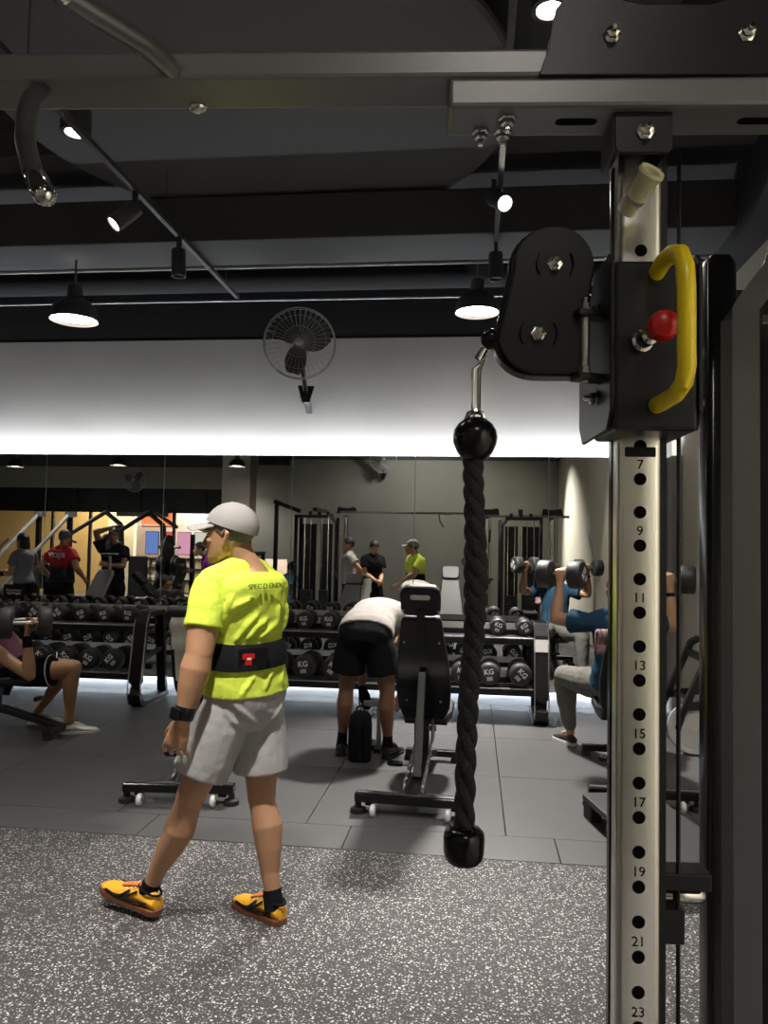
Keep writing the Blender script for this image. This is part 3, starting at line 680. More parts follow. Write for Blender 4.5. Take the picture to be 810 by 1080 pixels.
# swivelling pulley arm
c1, c2 = V((-.137, 0, 1.958)), V((-.160, 0, 1.853))
def capsule(r1, r2, ext=0):
    pr = [(c1.x + r1 * math.cos(a), c1.z + r1 * math.sin(a)) for a in [math.radians(-5 + 190 * i / 14) for i in range(15)]]
    pr += [(c2.x + r2 * math.cos(a), c2.z + r2 * math.sin(a)) for a in [math.radians(190 + 80 * i / 8) for i in range(9)]]
    pr += [(-.092, c2.z - r2), (-.088, c2.z - r2 + .01), (-.086, 1.905)]
    return pr
for y in (-.036, .014):
    o = MB().prism(capsule(.058, .058), .006, at(FRONT, (0, y, 0))).build('pulley_arm_plate', BLK, CM, smooth=False, bevel=.002)
    if y < 0:
        for c in (c1, c2):
            bolt((c.x, y - .003, c.z), o, .0085)
            for a0 in (-35, 145):
                s_ = MB()
                s_.bar([(c.x + .027 * math.cos(math.radians(a0 + 10 * k)), y - .0035, c.z + .027 * math.sin(math.radians(a0 + 10 * k))) for k in range(8)], .0012, .007, up=(0, 1, 0)); s_.build('arc_slot', BLKPRINT, o, smooth=False)
MB().prism([(x * 1.0 - .006, z) for x, z in capsule(.060, .060)], .030, at(FRONT, (0, -.011, 0))).build('arm_spacer', BLKG, CM, smooth=False, bevel=.003)
for c in (c1, c2): MB().lathe([(.02, -.010), (.050, -.010), (.044, -.003), (.044, .003), (.050, .010), (.02, .010)], 28, at(FRONT, (c.x - .008, -.011, c.z))).build('arm_pulley', RUB, CM)
for z in (1.882, 1.788):
    h = MB().bar([(-.108, -.044, z), (-.056, -.030, z)], .030, .010).build('swivel_lug', BLK, CM, smooth=False, bevel=.002)
    bolt((-.092, -.040, z + .005), h, .008, Matrix())
MB().tube([(-.092, -.040, 1.78), (-.092, -.040, 1.89)], .007, 10).build('swivel_pin', STEEL, CM)
# cable with ball stop
MB().ell((-.226, -.008, 1.853), (.0165, .0165, .0165), None, 20).build('cable_ball_stop', BLKG, CM)
MB().tube([(-.160 - .04, -.010, 1.875), (-.222, -.008, 1.856)], .0035, 8).build('cable', BLKG, CM)
MB().tube([(.075, .054, .10), (.075, .054, 2.18)], .0035, 8).build('cable', BLKG, CM)
# weight stack towers
def tower(x0, sgn):
    X = lambda x: x0 + sgn * x
    for x, y in ((.252, .36), (.98, .36), (.98, .68)):
        MB().loft([[(X(x) + px, y + py, z) for px, py in rrect(.058, .058, .012)] for z in (.04, 2.105)] + [[(X(x) + px * .7, y + py * .7, 2.122) for px, py in rrect(.058, .058, .012)]]).build('corner_column', BLKG, CM, angle=60)
    for zz in (1.83, 1.93): MB().box((X(.219), .36, zz), (.008, .02, .014)).build('column_bolt', STEEL, CM, smooth=False)
    pr = [(.245, .05), (.322, .05), (.322, 2.01), (.355, 2.055), (.42, 2.10), (.42, 2.20), (.36, 2.20), (.33, 2.10), (.30, 2.06), (.28, 2.03), (.245, 1.985)]
    MB().prism([(X(x) - x0 * 0, z) for x, z in (pr if sgn > 0 else pr[::-1])], .008, at(FRONT, (0, .335, 0))).build('front_panel', DGREY, CM, smooth=False, bevel=.002)
    for a, b in ((.345, .575), (.655, .945)):
        mb = MB(); n = 9
        out = [(X(a + (b - a) * i / n), .40 - .035 * math.sin(PI * i / n)) for i in range(n + 1)]
        inn = [(x, y + .006) for x, y in reversed(out)]
        mb.loft([[(x, y, z) for x, y in out + inn] for z in (.10, 2.0)]).build('shroud', BLK, CM, angle=60)
        for i in range(12): MB().box((X((a + b) / 2), .52, .16 + .052 * i), (b - a - .06, .12, .048), None, .004).build('weight_slab', RUB, CM, smooth=False)
        for q in (-.06, .06): MB().tube([(X((a + b) / 2 + q), .52, .1), (X((a + b) / 2 + q), .52, 2.1)], .010, 8).build('guide_rod', CHROME, CM)
    for z, h in ((2.13, .06), (.045, .07)):
        for y in ((.68,) if z > 1 else (.36, .68)): MB().bar([(X(.23 if y < .5 else .36), y, z), (X(1.01), y, z)], .06, h).build('tower_crossbar', BLK, CM, smooth=False, bevel=.004)
        for x in (.98,): MB().bar([(X(x), .36, z), (X(x), .68, z)], .05, h * .9).build('tower_sidebar', BLK, CM, smooth=False, bevel=.004)
    MB().bar([(X(.62), -.03, 2.26), (X(.62), .70, 2.26)], .08, .07).build('tie_beam', BLK, CM, smooth=False, bevel=.004)
    for q in (.45, .62, .8): MB().box((X(q), .36, 2.19), (.06, .05, .10), None, .006).build('pulley_housing', BLK, CM, smooth=False)
    MB().bar([(X(.0), .05, .045), (X(.62), .36, .045)], .07, .06).build('base_beam', BLK, CM, smooth=False, bevel=.004)
tower(0, 1)
tower(-2.54, -1)
# brace and fittings low between post and tower
br = MB().bar([(.035, .075, 1.032), (.125, .075, 1.032)], .05, .026).build('low_brace', BLK, CM, smooth=False, bevel=.003)
MB().tube([(.05, .075, 1.004), (.112, .075, 1.004)], .012, 14, round_=True).build('band_peg', CHROME, br)
MB().box((.062, .075, .965), (.045, .05, .052), None, .003).build('stop_block', BLK, br, smooth=False)
# far arm of the crossover, towards the camera side at left
MB().bar([(-3.55, .36, 2.24), (-4.15, .10, 2.44)], .07, .07).build('far_arm', BLK, CM, smooth=False, bevel=.004)
MB().bar([(-4.1, .12, 0), (-4.1, .12, 2.42)], .07, .07, up=(0, 1, 0)).build('far_upright', BLK, CM, smooth=False, bevel=.004)

# rope attachment hanging from the cable
RP = thing('triceps_rope', 'black twisted rope attachment with ball ends hanging from the cable pulley', 'rope attachment', (.247, 1.189, 0), math.radians(4.1))
mb = MB(); 
cc = [(-.240, -.007, 1.838), (-.236, -.007, 1.827), (-.242, -.006, 1.815), (-.252, -.005, 1.808), (-.2525, -.004, 1.75), (-.249, -.003, 1.737), (-.2435, -.004, 1.745), (-.2435, -.006, 1.805), (-.238, -.007, 1.822)]
ca = mb.tube(cc, .0030, 8).build('carabiner', CHROME, RP)
MB().tube([(-.236, -.008, 1.838), (-.246, -.007, 1.822)], .0065, 10).build('carabiner_gate_nut', CHROME, ca)
MB().tube([(-.262, -.001, 1.728), (-.258, -.002, 1.740), (-.248, -.003, 1.744), (-.238, -.002, 1.740), (-.234, -.001, 1.728)], .004, 8).build('eye_loop', CHROME, RP)
MB().lathe([(.010, -.036), (.018, -.033), (.0265, -.022), (.0325, -.008), (.0338, .002), (.0322, .012), (.026, .022), (.016, .030), (.006, .033)], 32, at(Matrix(), (-.248, -.001, 1.702))).build('top_ball', BLKG, RP)
CP = [V(p) for p in ((-.251, .000, 1.675), (-.2475, .004, 1.60), (-.243, .009, 1.504), (-.2435, .013, 1.417), (-.250, .017, 1.331), (-.253, .022, 1.22), (-.254, .028, 1.10))]
def cp(t):
    f = t * (len(CP) - 1); i = min(int(f), len(CP) - 2); f -= i
    p0, p1, p2, p3 = CP[max(i - 1, 0)], CP[i], CP[i + 1], CP[min(i + 2, len(CP) - 1)]
    return .5 * ((2 * p1) + (p2 - p0) * f + (2 * p0 - 5 * p1 + 4 * p2 - p3) * f * f + (3 * p1 - p0 - 3 * p2 + p3) * f ** 3)
for k in range(3):
    pts, rr = [], []
    for i in range(241):
        t = i / 240; a = t * 2 * PI * 6.3 + k * 2 * PI / 3; fat = 1.0 + .18 * math.exp(-((t - .36) / .10) ** 2)
        pts.append(cp(t) + V((math.cos(a), math.sin(a), 0)) * (.0072 * fat)); rr.append((.0094 + .0006 * noise.noise((t * 60, k, 0))) * fat)
    MB().tube(pts, rr, 9).build('rope_strand', ROPEM, RP)
MB().lathe([(.010, -.028), (.022, -.028), (.0285, -.022), (.0305, -.012), (.0315, .010), (.0300, .018), (.024, .024), (.014, .027)], 28, at(Matrix(), (-.254, .029, 1.086))).build('end_stop', BLKG, RP)
# ------------------------------------------------------------------ room shell
XL, XR, YB, YM = -16.5, 2.0, -3.0, 7.87
def speckle():
    m = mat('speckled_rubber_floor', (.05, .05, .052), .75, 0, 0, 1); nt = m.node_tree; b = nt.nodes['Principled BSDF']
    tc = nt.nodes.new('ShaderNodeTexCoord'); acc = None
    base = nt.nodes.new('ShaderNodeRGB'); base.outputs[0].default_value = (.044, .042, .042, 1); cur = base.outputs[0]
    for sc, thr, col, seed in ((88, .32, (.56, .54, .52), 0), (150, .33, (.34, .33, .32), 5), (66, .26, (.62, .60, .57), 9)):
        mp = nt.nodes.new('ShaderNodeMapping'); mp.inputs['Location'].default_value = (seed, seed * .7, 0); mp.inputs['Rotation'].default_value = (0, 0, seed * .3)
        nt.links.new(tc.outputs['Object'], mp.inputs[0])
        dn = nt.nodes.new('ShaderNodeTexNoise'); dn.inputs['Scale'].default_value = sc * 1.3; nt.links.new(mp.outputs[0], dn.inputs['Vector'])
        ad = nt.nodes.new('ShaderNodeMix'); ad.data_type = 'VECTOR'; ad.inputs[0].default_value = .012; nt.links.new(mp.outputs[0], ad.inputs[4]); nt.links.new(dn.outputs['Color'], ad.inputs[5])
        v = nt.nodes.new('ShaderNodeTexVoronoi'); v.inputs['Scale'].default_value = sc; nt.links.new(ad.outputs[1], v.inputs['Vector'])
        sp = nt.nodes.new('ShaderNodeSeparateColor'); nt.links.new(v.outputs['Color'], sp.inputs[0])
        a = nt.nodes.new('ShaderNodeMath'); a.operation = 'LESS_THAN'; a.inputs[1].default_value = thr; nt.links.new(v.outputs['Distance'], a.inputs[0])
        c = nt.nodes.new('ShaderNodeMath'); c.operation = 'LESS_THAN'; c.inputs[1].default_value = .42; nt.links.new(sp.outputs[0], c.inputs[0])
        k = nt.nodes.new('ShaderNodeMath'); k.operation = 'MULTIPLY'; nt.links.new(a.outputs[0], k.inputs[0]); nt.links.new(c.outputs[0], k.inputs[1])
        mx = nt.nodes.new('ShaderNodeMix'); mx.data_type = 'RGBA'; mx.inputs[7].default_value = (*col, 1); nt.links.new(cur, mx.inputs[6]); nt.links.new(k.outputs[0], mx.inputs[0]); cur = mx.outputs[2]
    nt.links.new(cur, b.inputs['Base Color']); return m
SPECK = speckle()
TILE = mat('dark_rubber_tile', (.072, .071, .071), .5, 0, .16, 3.5, .06, 260)
CONC = mat('grey_concrete_plaster', (.34, .318, .295), .85, 0, .12, 1.6, .05, 12)
CONCD = mat('dark_concrete_plaster', (.30, .30, .265), .85, 0, .12, 1.6, .05, 12)
CONCW = mat('cream_plaster', (.52, .49, .40), .85, 0, .08, 1.6, .04, 12)
COLP = mat('pale_column_plaster', (.60, .58, .53), .8, 0, .05, 3)
BLKCEIL = mat('black_ceiling_paint', (.075, .075, .078), .9, 0, .15, 3)
CEILD = mat('black_paint_spill_darkened', (.008, .008, .009), .9, 0, .15, 3)  # ceiling black darkened to stand in for shade the LED would wash out
DUCTM = mat('dark_duct_paint', (.07, .07, .073), .75, 0, .1, 3)
PLINTH = mat('white_plinth', (.75, .77, .80), .5)
MIRM = mat('mirror_silver', (.80, .81, .79), 0., 1)
EDGE = mat('glass_edge', (.35, .42, .38), .3)
def sbox(name, lo, hi, m, bevel=0):
    lo, hi = V(lo), V(hi); o = MB().box((lo + hi) / 2, hi - lo).build(name, m, None, smooth=False, bevel=bevel); return struct(o)
sbox('floor', (XL, -9.5, -.2), (XR + .2, 3.95, 0), SPECK)
mb = MB(); g = .0025
ys = [3.951, 4.28] + [4.28 + 1.105 * i for i in range(1, 4)] + [8.0]
for a, b in zip(ys, ys[1:]):
    x = .45 - 1.1 * 14 if a < 4 else .194 - 1.1 * 14
    while x < XR:
        x1 = min(x + 1.1, XR)
        if x1 > XL: mb.box(((max(x, XL) + x1) / 2, (a + b) / 2, -.02), (x1 - max(x, XL) - 2 * g, b - a - 2 * g, .046), None, .0025)
        x += 1.1
ft = struct(mb.build('floor_tiles', TILE, None, smooth=False)); ft.name = 'floor_2'
sbox('trim_9', (XL, 3.94, -.2), (XR, 8.0, -.035), BLK).name = 'floor_3'
sbox('wall_front', (XL, 8.12, 0), (XR + .2, 8.3, 3.81), CONC)
sbox('trim_11', (XL, 7.93, 0), (XR, 8.12, 2.455), CONC)
sbox('wall_front_upper', (XL, 8.125, 3.81), (XR + .2, 8.3, 4.7), CEILD)
sbox('wall_right', (XR, YB - .2, 0), (XR + .2, 8.12, 3.74), CONCW)
sbox('wall_right_upper', (XR, YB - .2, 3.74), (XR + .2, 8.12, 4.7), BLKCEIL)
sbox('wall_back', (-4.6, YB - .2, 0), (XR, YB, 3.74), CONCD)
sbox('wall_back_upper', (-4.6, YB - .2, 3.74), (XR, YB, 4.7), BLKCEIL)
sbox('wall_left', (XL - .2, -9.5, 0), (XL, 8.3, 4.7), CONCD)
sbox('ceiling', (XL, -5.2, 4.6), (XR + .2, 8.3, 4.8), mat('charcoal_ceiling_paint', (.048, .048, .05), .9, 0, .15, 3))
sbox('trim_1', (XL, 7.90, 0), (XR, 7.93, .145), PLINTH)
sbox('trim_2', (-6.55, -4.4, 0), (-5.8, -3.65, 4.6), COLP)                # column
sbox('trim_3', (-5.55, -3.55, 1.24), (-4.55, -3.40, 3.64), CONCD)        # hanging wall panel
sbox('trim_4', (XL, -5.15, 3.12), (-4.4, -4.85, 3.72), CONCD)           # soffit over the shop front
sbox('trim_5', (XL, -5.15, 3.72), (-4.4, -4.85, 4.7), BLKCEIL)
mb = MB()
mb.box((-10.45, -5.02, 2.78), (12.1, .06, .68))
for i in range(-4, 9): mb.box((-12.2 + i * .95, -4.97, 2.78), (.06, .06, .68))
for i in range(12): mb.box((-10.45, -4.985, 2.46 + .056 * i), (12.1, .03, .02))
struct(mb.build('trim_6', BLK, None, smooth=False))                       # dark louvre band
sbox('wall_right_return', (-4.6, -5.1, 0), (-4.45, -3.2, 4.6), CONCD)
sbox('trim_7', (1.90, 7.70, 0), (2.0, 7.86, 2.5), mat('grey_door_frame', (.30, .30, .29), .5))
sbox('trim_8', (1.955, 6.95, 0), (2.0, 7.06, 2.5), COLP)

# mirror panels, standing off the wall
xs = [2.0 - .0, .743, -.61, -1.898, -3.298, -4.636, -5.96, -7.29, -8.61, -9.94, -11.26, -12.6, -13.9]
MLAB = ['mirror panel in the right corner, behind the numbered steel post', 'mirror panel second from the right corner, above the rack end with the white sticker', 'mirror panel behind the hanging rope and the upright bench',
        'mirror panel right of the walking man, below the wall fan', 'mirror panel behind the head of the walking man', 'mirror panel behind the D-shaped rack end, reflecting the man in black', 'mirror panel at the left edge of the photo, above the lifted dumbbell',
        'mirror panel beyond the left edge, eighth from the right corner', 'mirror panel beyond the left edge, ninth from the right corner', 'mirror panel beyond the left edge, tenth from the right corner', 'mirror panel beyond the left edge, eleventh from the right corner', 'mirror panel beyond the left edge, furthest left']
for i in range(len(xs) - 1):
    a, b = xs[i + 1] + .003, xs[i] - .003
    if i == 0: b = 1.93
    o = MB().box(((a + b) / 2, YM + .004, 1.32), (b - a, .008, 2.36)).build('wall_mirror', MIRM, None, smooth=False)
    tag(o, MLAB[i], 'mirror', 'mirror panels along the front wall')
mb = MB()
for x in xs[1:-1]: mb.box((x, YM + .006, 1.32), (.006, .006, 2.36))
struct(mb.build('trim_10', EDGE, None, smooth=False))
ledm = emit('led_white', (.86, .93, 1.0), 50.)
l = MB().box((-7.1, 7.925, 2.466), (17.9, .040, .018)).build('led_strip', ledm, None, smooth=False); tag(l, 'white LED strip hidden behind the top edge of the mirrors', 'light strip')
ledm2 = emit('led_white_low', (.82, .91, 1.0), 60.)
l = MB().box((-7.1, 7.886, .150), (17.9, .012, .008)).build('led_strip', ledm2, None, smooth=False); tag(l, 'white LED strip under the bottom edge of the mirrors', 'light strip')

# ------------------------------------------------------------------ ceiling services
def service(name, label, cat, mb, m, **k): return tag(mb.build(name, m, None, **k), label, cat)
service('duct', 'wide dark rectangular air duct across the ceiling', 'duct', MB().box((-7.2, 6.1, 4.15), (18.2, .55, .36)), DUCTM, smooth=False, bevel=.01)
service('duct', 'round dark duct running along the top of the mirror wall', 'duct', MB().tube([(-16.4, 7.2, 4.20), (1.9, 7.2, 4.20)], .17, 20), CEILD)
service('conduit', 'thin pale conduit hung below the duct, higher of the two', 'pipe', MB().tube([(-12.4, 6.55, 4.02), (1.9, 6.55, 4.02)], .014, 8), STEEL)
service('conduit', 'thin pale conduit near the mirror wall, lower of the two', 'pipe', MB().tube([(-12.4, 7.35, 3.99), (1.9, 7.35, 3.99)], .012, 8), GREYP)
service('ceiling_disc', 'large round dark acoustic panel under the ceiling', 'ceiling panel', MB().lathe([(.1, 0), (1.66, 0), (1.68, .02), (1.68, .06), (1.66, .08), (.1, .08)], 64, at(Matrix(), (-1.45, 4.75, 4.36))), mat('acoustic_grey', (.15, .15, .155), .9))
service('ceiling_panel', 'rectangular dark access panel in the ceiling near the top edge', 'ceiling panel', MB().box((-1.0, 3.3, 4.55), (1.2, .8, .06)), DUCTM, smooth=False, bevel=.01)
service('ceiling_beam', 'dark beam across the ceiling behind the round panel', 'beam', MB().box((-7.2, 5.35, 4.5), (18.2, .25, .2)), DUCTM, smooth=False)
tr = thing('track_rail', 'thin dark lighting track running away towards the wall at left', 'light track', (0, 0, 0))
MB().bar([(-2.33, 3.2, 3.94), (-2.30, 7.1, 3.94)], .036, .034).build('rail', DGREY, tr, smooth=False)
for y in (3.6, 5.4, 6.8): MB().tube([(-2.32, y, 3.955), (-2.32, y, 4.6)], .004, 6).build('hanger_rod', DGREY, tr)
tr2 = thing('track_rail', 'short dark lighting track above the pendant lamp at centre', 'light track', (0, 0, 0))
MB().bar([(.14, 3.0, 3.98), (.14, 6.9, 3.98)], .036, .034).build('rail', DGREY, tr2, smooth=False)
for y in (3.4, 5.2, 6.6): MB().tube([(.14, y, 3.995), (.14, y, 4.6)], .004, 6).build('hanger_rod', DGREY, tr2)
LAMP = emit('lamp_glow', (1.0, .90, .74), 14.)
SPOTG = emit('spot_glow', (1.0, .93, .80), 22.)
def spot(loc, aim, power, size, blend=.4, rad=.06, col=(1, .955, .90)):
    l = bpy.data.lights.new('lamp_light', 'SPOT'); l.energy = power; l.spot_size = size; l.spot_blend = blend; l.shadow_soft_size = rad; l.color = col
    o = bpy.data.objects.new('lamp_light', l); COL.objects.link(o); o.location = loc; d = V(aim) - V(loc); o.rotation_euler = d.to_track_quat('-Z', 'Y').to_euler(); return o
def pendant(x, y, z, label, power, aim=None, size=2.2, group='pendant lamps', top=4.6):
    t = thing('pendant_lamp', label, 'pendant lamp', (x, y, z), 0, group)
    pr = [(.205, 0), (.203, .03), (.192, .075), (.168, .125), (.130, .165), (.085, .19), (.065, .20), (.062, .30), (.05, .31), (.05, .30), (.055, .195), (.08, .182), (.124, .158), (.160, .12), (.184, .072), (.195, .03), (.197, 0)]
    MB().lathe(pr, 32, None, False).build('lamp_shade', DGREY, t)
    MB().lathe([(.01, .030), (.192, .030), (.192, .034), (.01, .034)], 32).build('lamp_diffuser', LAMP, t)
    MB().tube([(0, 0, .30), (0, 0, top - z)], .010, 8).build('stem', DGREY, t)
    s = spot((x, y, z + .012), aim or (x, y, 0), power, size, .6, .17); return t
pendant(-3.435, 6.155, 3.44, 'dark bell-shaped pendant lamp at the left edge', 55, top=3.97)
pendant(0.0, 6.95, 3.70, 'dark bell-shaped pendant lamp above the hanging rope', 1350, aim=(.2, 5.5, 0), size=1.22)
pendant(-11.6, -2.5, 3.45, 'pendant lamp behind the camera, reflected at the left edge of the mirror', 160)
pendant(-8.85, -2.5, 3.50, 'pendant lamp behind the camera, reflected above the man in black', 160)
pendant(-5.75, -2.35, 3.48, 'pendant lamp behind the camera, reflected above the pale column', 160)
pendant(-6.6, 3.2, 3.5, 'pendant lamp left of the camera over the press machines', 260)
pendant(-8.8, 1.0, 3.5, 'pendant lamp far left over the weight machines', 200)
pendant(-1.7, 2.25, 3.85, 'added fill lamp over the speckled floor left of the camera', 260, aim=(-2.0, 2.2, 0), size=1.5)  # added out of view to brighten the foreground floor
pendant(.45, -1.1, 3.82, 'added fill lamp behind the camera brightening the near steel post', 30, aim=(.3, 1.2, 1.2), size=.95)  # added fill for the post, hung where the gym has no pendant
def can(loc, aim, label, power=60, size=.9, lit=True, L=.19):
    t = thing('track_spotlight', label, 'spotlight', loc); d = (V(aim) - V(loc)).normalized(); M = d.to_track_quat('Z', 'Y').to_matrix().to_4x4()
    b = MB().lathe([(.012, -.02), (.052, -.02), (.056, 0), (.056, L), (.050, L), (.046, L - .02), (.012, L - .02)], 24, M).build('can', DGREY, t)
    MB().lathe([(.005, L - .018), (.045, L - .018), (.045, L - .014), (.005, L - .014)], 20, M).build('lens', SPOTG if lit else BLKG, b)
    MB().bar([(0, 0, -.0), (0, 0, .12)], .03, .03, up=(1, 0, 0)).build('yoke', DGREY, t, smooth=False)
    if lit: spot(V(loc) + d * (L + .005), aim, power, size, .5, .045)
    return t
can((-2.31, 4.86, 3.80), (-3.6, 4.0, 2.2), 'upper lit can spotlight on the left track', 60, 1.0)
can((-2.30, 5.62, 3.80), (-2.28, 5.75, 1.0), 'lower dark can spotlight on the left track pointing down', 0, 1, False)
can((.10, 5.15, 3.93), (.50, 4.4, 3.35), 'small can spotlight on the centre track, seen by the pulley plate bolts', 30, 1.1)
can((.14, 6.0, 3.86), (.15, 6.05, 1), 'dark can spotlight above the centre pendant lamp', 0, 1, False)
def downlight(x, y, z, label, power, aim=None, size=1.5, blend=.5):
    t = thing('downlight', label, 'ceiling light', (x, y, z))
    MB().lathe([(.060, .02), (.062, 0), (.085, 0), (.088, .006), (.088, .14), (.005, .14)], 28, None, False).build('housing', DGREY, t)
    MB().lathe([(.004, .008), (.058, .008), (.058, .012), (.004, .012)], 24).build('lens', SPOTG, t)
    MB().tube([(0, 0, .13), (0, 0, 4.62 - z)], .008, 6).build('stem', DGREY, t)
    spot((x, y, z - .01), aim or (x, y, 0), power, size, blend, .06)
downlight(-2.37, 4.18, 3.95, 'bright round downlight at upper left near the steel beam', 35)
downlight(.305, 3.38, 3.95, 'bright round downlight at the top edge above the pulley plate', 40, aim=(.3, 4.6, 0), size=1.2)
downlight(-.75, 1.75, 3.95, 'added fill light just ahead of the camera over the crossover machine', 420, aim=(-.95, 2.6, .5), size=1.0, blend=.9)  # added out of view to light the walking man's back
downlight(.2, -1.6, 3.95, 'round downlight behind the camera washing the cream side wall', 1300, aim=(2.0, -.3, 1.25), size=1.3, blend=1.0)
downlight(-1.2, -1.2, 3.95, 'round downlight washing the concrete back wall', 100, aim=(-1.2, -3.0, 1.6), size=2.4)
downlight(1.0, 3.6, 3.95, 'round downlight to the right over the step platform', 130, aim=(.9, 5.0, 0), size=1.4)
downlight(-3.9, 3.3, 3.95, 'round downlight over the left tiles beyond the frame', 15, aim=(-3.4, 5.2, 0))

# ------------------------------------------------------------------ fans
GUARD = mat('pale_fan_wire', (.42, .42, .42), .45)
def fan(loc, rz, label, tilt=.1, back=1.0):
    t = thing('wall_fan', label, 'fan', loc, rz)           # faces -y
    R = Matrix.Rotation(tilt, 4, 'X'); Q = R @ FRONT
    cage = MB(); rad = .325
    for r, z in ((rad, 0), (rad * .97, .03), (rad * .97, -.03)): cage.tube([Q @ V((r * math.cos(a), r * math.sin(a), z)) for a in [2 * PI * i / 48 for i in range(49)]], .0045 if z == 0 else .003, 6)
    cage.build('cage_ring', GUARD, t)
    w = MB()
    for i in range(36):
        a = 2 * PI * i / 36; c, s = math.cos(a), math.sin(a)
        w.tube([Q @ V((c * r, s * r, z)) for r, z in ((.045, .085), (.14, .085), (.25, .062), (rad * .97, .03))], .0017, 5)
        w.tube([Q @ V((c * r, s * r, z)) for r, z in ((.06, -.085), (.16, -.085), (.26, -.062), (rad * .97, -.03))], .0017, 5)
    for r, z in ((.14, .086), (.24, .066)): w.tube([Q @ V((r * math.cos(a), r * math.sin(a), z)) for a in [2 * PI * i / 36 for i in range(37)]], .0017, 5)
    w.build('wire_guard', GUARD, t)
    MB().lathe([(.004, .090), (.030, .090), (.042, .084), (.042, .078), (.004, .078)], 20, Q).build('guard_badge', STEEL, t)
    for k in range(3):
        a0 = 2 * PI * k / 3 + .25; rings = []
        for i in range(9):
            r = .04 + .24 * i / 8; ww = .040 + .075 * math.sin(PI * min(1, .18 + .72 * i / 8)); pit = .62 - .30 * i / 8; R2 = []
            for j in (0, 1, 2, 3, 4): u = -1 + .5 * j; R2.append((u, .006 * (1 - u * u)))
            pts = [(u, h) for u, h in R2] + [(u, h - .004) for u, h in reversed(R2)]
            rings.append([Q @ Matrix.Rotation(a0, 4, 'Z') @ V((r, u * ww * math.cos(pit) + .02 * i / 8, u * ww * math.sin(pit) + h)) for u, h in pts])
        MB().loft(rings).build('fan_blade', DGREY, t)
    MB().lathe([(.01, .05), (.045, .045), (.05, 0), (.05, -.05), (.01, -.05)], 20, Q).build('hub', DGREY, t)
    m = MB().lathe([(.01, -.07), (.055, -.08), (.065, -.12), (.065, -.20), (.05, -.24), (.01, -.25)], 24, Q).build('motor', BLK, t)
    MB().tube([Q @ V((0, -.03, -.17)), (0.03, .22, -.24), (.05, .40, -.36)], .022, 10).build('arm', BLK, t)
    MB().prism([(-.08, .07), (.08, .07), (.035, -.09), (-.035, -.09)], .05, at(FRONT, (.05, .42, -.37))).build('wedge_bracket', BLK, t, smooth=False, bevel=.005)
    MB().bar([(.05, .44, -.37), (.05, back, -.37)], .06, .05).build('wall_mount', BLK, t, smooth=False)
fan((-1.589, 6.73, 3.38), .18, 'large grey wire-cage wall fan on the concrete wall above the mirror', .06, 1.39)
fan((-2.18, -2.45, 3.70), PI, 'wall fan high on the concrete back wall, reflected at the top of the mirror', .1, .54)
fan((-9.2, -4.2, 3.30), PI, 'wall fan on the soffit over the shop front, reflected beside the pendant lamp', .1, .66)

# ------------------------------------------------------------------ mall beyond the shop front
GL = bpy.data.materials.new('clear_glass'); GL.use_nodes = True
nt = GL.node_tree; nt.nodes.clear(); o_ = nt.nodes.new('ShaderNodeOutputMaterial'); tb_ = nt.nodes.new('ShaderNodeBsdfTransparent'); gb_ = nt.nodes.new('ShaderNodeBsdfGlossy'); mx_ = nt.nodes.new('ShaderNodeMixShader')
tb_.inputs[0].default_value = (.93, .95, .94, 1); gb_.inputs['Roughness'].default_value = .02; mx_.inputs[0].default_value = .07
nt.links.new(tb_.outputs[0], mx_.inputs[1]); nt.links.new(gb_.outputs[0], mx_.inputs[2]); nt.links.new(mx_.outputs[0], o_.inputs[0])
px = [-16.4, -14.2, -11.96, -10.83, -8.35, -6.5, -4.62]
for i, (a, b) in enumerate(zip(px, px[1:])):
    w = struct(MB().box(((a + b) / 2, -5.0, 1.22), (b - a - .05, .012, 2.44)).build('window_%d' % (i + 1), GL, None, smooth=False))
    MB().box((b, -5.0, 1.22), (.07, .09, 2.44)).build('window_frame', BLK, w, smooth=False)
MALLW = mat('cream_mall_wall', (.72, .52, .25), .7); MALLP = mat('pale_pink_wall', (.70, .60, .55), .7); MALLF = mat('pale_mall_floor', (.55, .48, .40), .3)
sbox('wall_mall', (XL, -9.4, 0), (-3.4, -9.2, 3.6), MALLP)
sbox('ceiling_mall', (XL, -9.4, 3.4), (-3.4, -5.2, 3.5), MALLP)
sbox('wall_mall_right', (-3.5, -9.4, 0), (-3.4, -5.2, 3.5), MALLP)
def prop(name, lo, hi, m, label, cat, **k):
    lo, hi = V(lo), V(hi); o = MB().box((0, 0, (hi.z - lo.z) / 2), hi - lo).build(name, m, None, smooth=False, bevel=.004); o.location = ((lo.x + hi.x) / 2, (lo.y + hi.y) / 2, lo.z); return tag(o, label, cat)
prop('shop_partition', (-16.4, -7.6, 0), (-11.4, -7.4, 3.2), MALLW, 'warm yellow shop wall seen through the glass at far left', 'shop wall')
prop('shop_partition', (-11.3, -7.2, 0), (-10.45, -7.0, 3.2), mat('pale_partition', (.72, .66, .58), .7), 'pale partition panel behind the man in black', 'shop wall')
ors = thing('shop_sign', 'orange shop sign panel across the mall walkway', 'shop sign', (-10.25, -8.3, 2.15)); MB().box((0, 0, .35), (1.0, .1, .7)).build('sign_panel', emit('orange_sign', (1., .22, .05), 1.1), ors, smooth=False)
MB().box((0, -.02, .35), (1.06, .06, .76)).build('sign_frame', BLK, ors, smooth=False)
poscol = [((.15, .25, .6), 'blue'), ((.75, .10, .12), 'red'), ((.8, .35, .5), 'pink'), ((.75, .70, .6), 'cream'), ((.25, .10, .07), 'dark brown'), ((.12, .3, .6), 'light blue')]
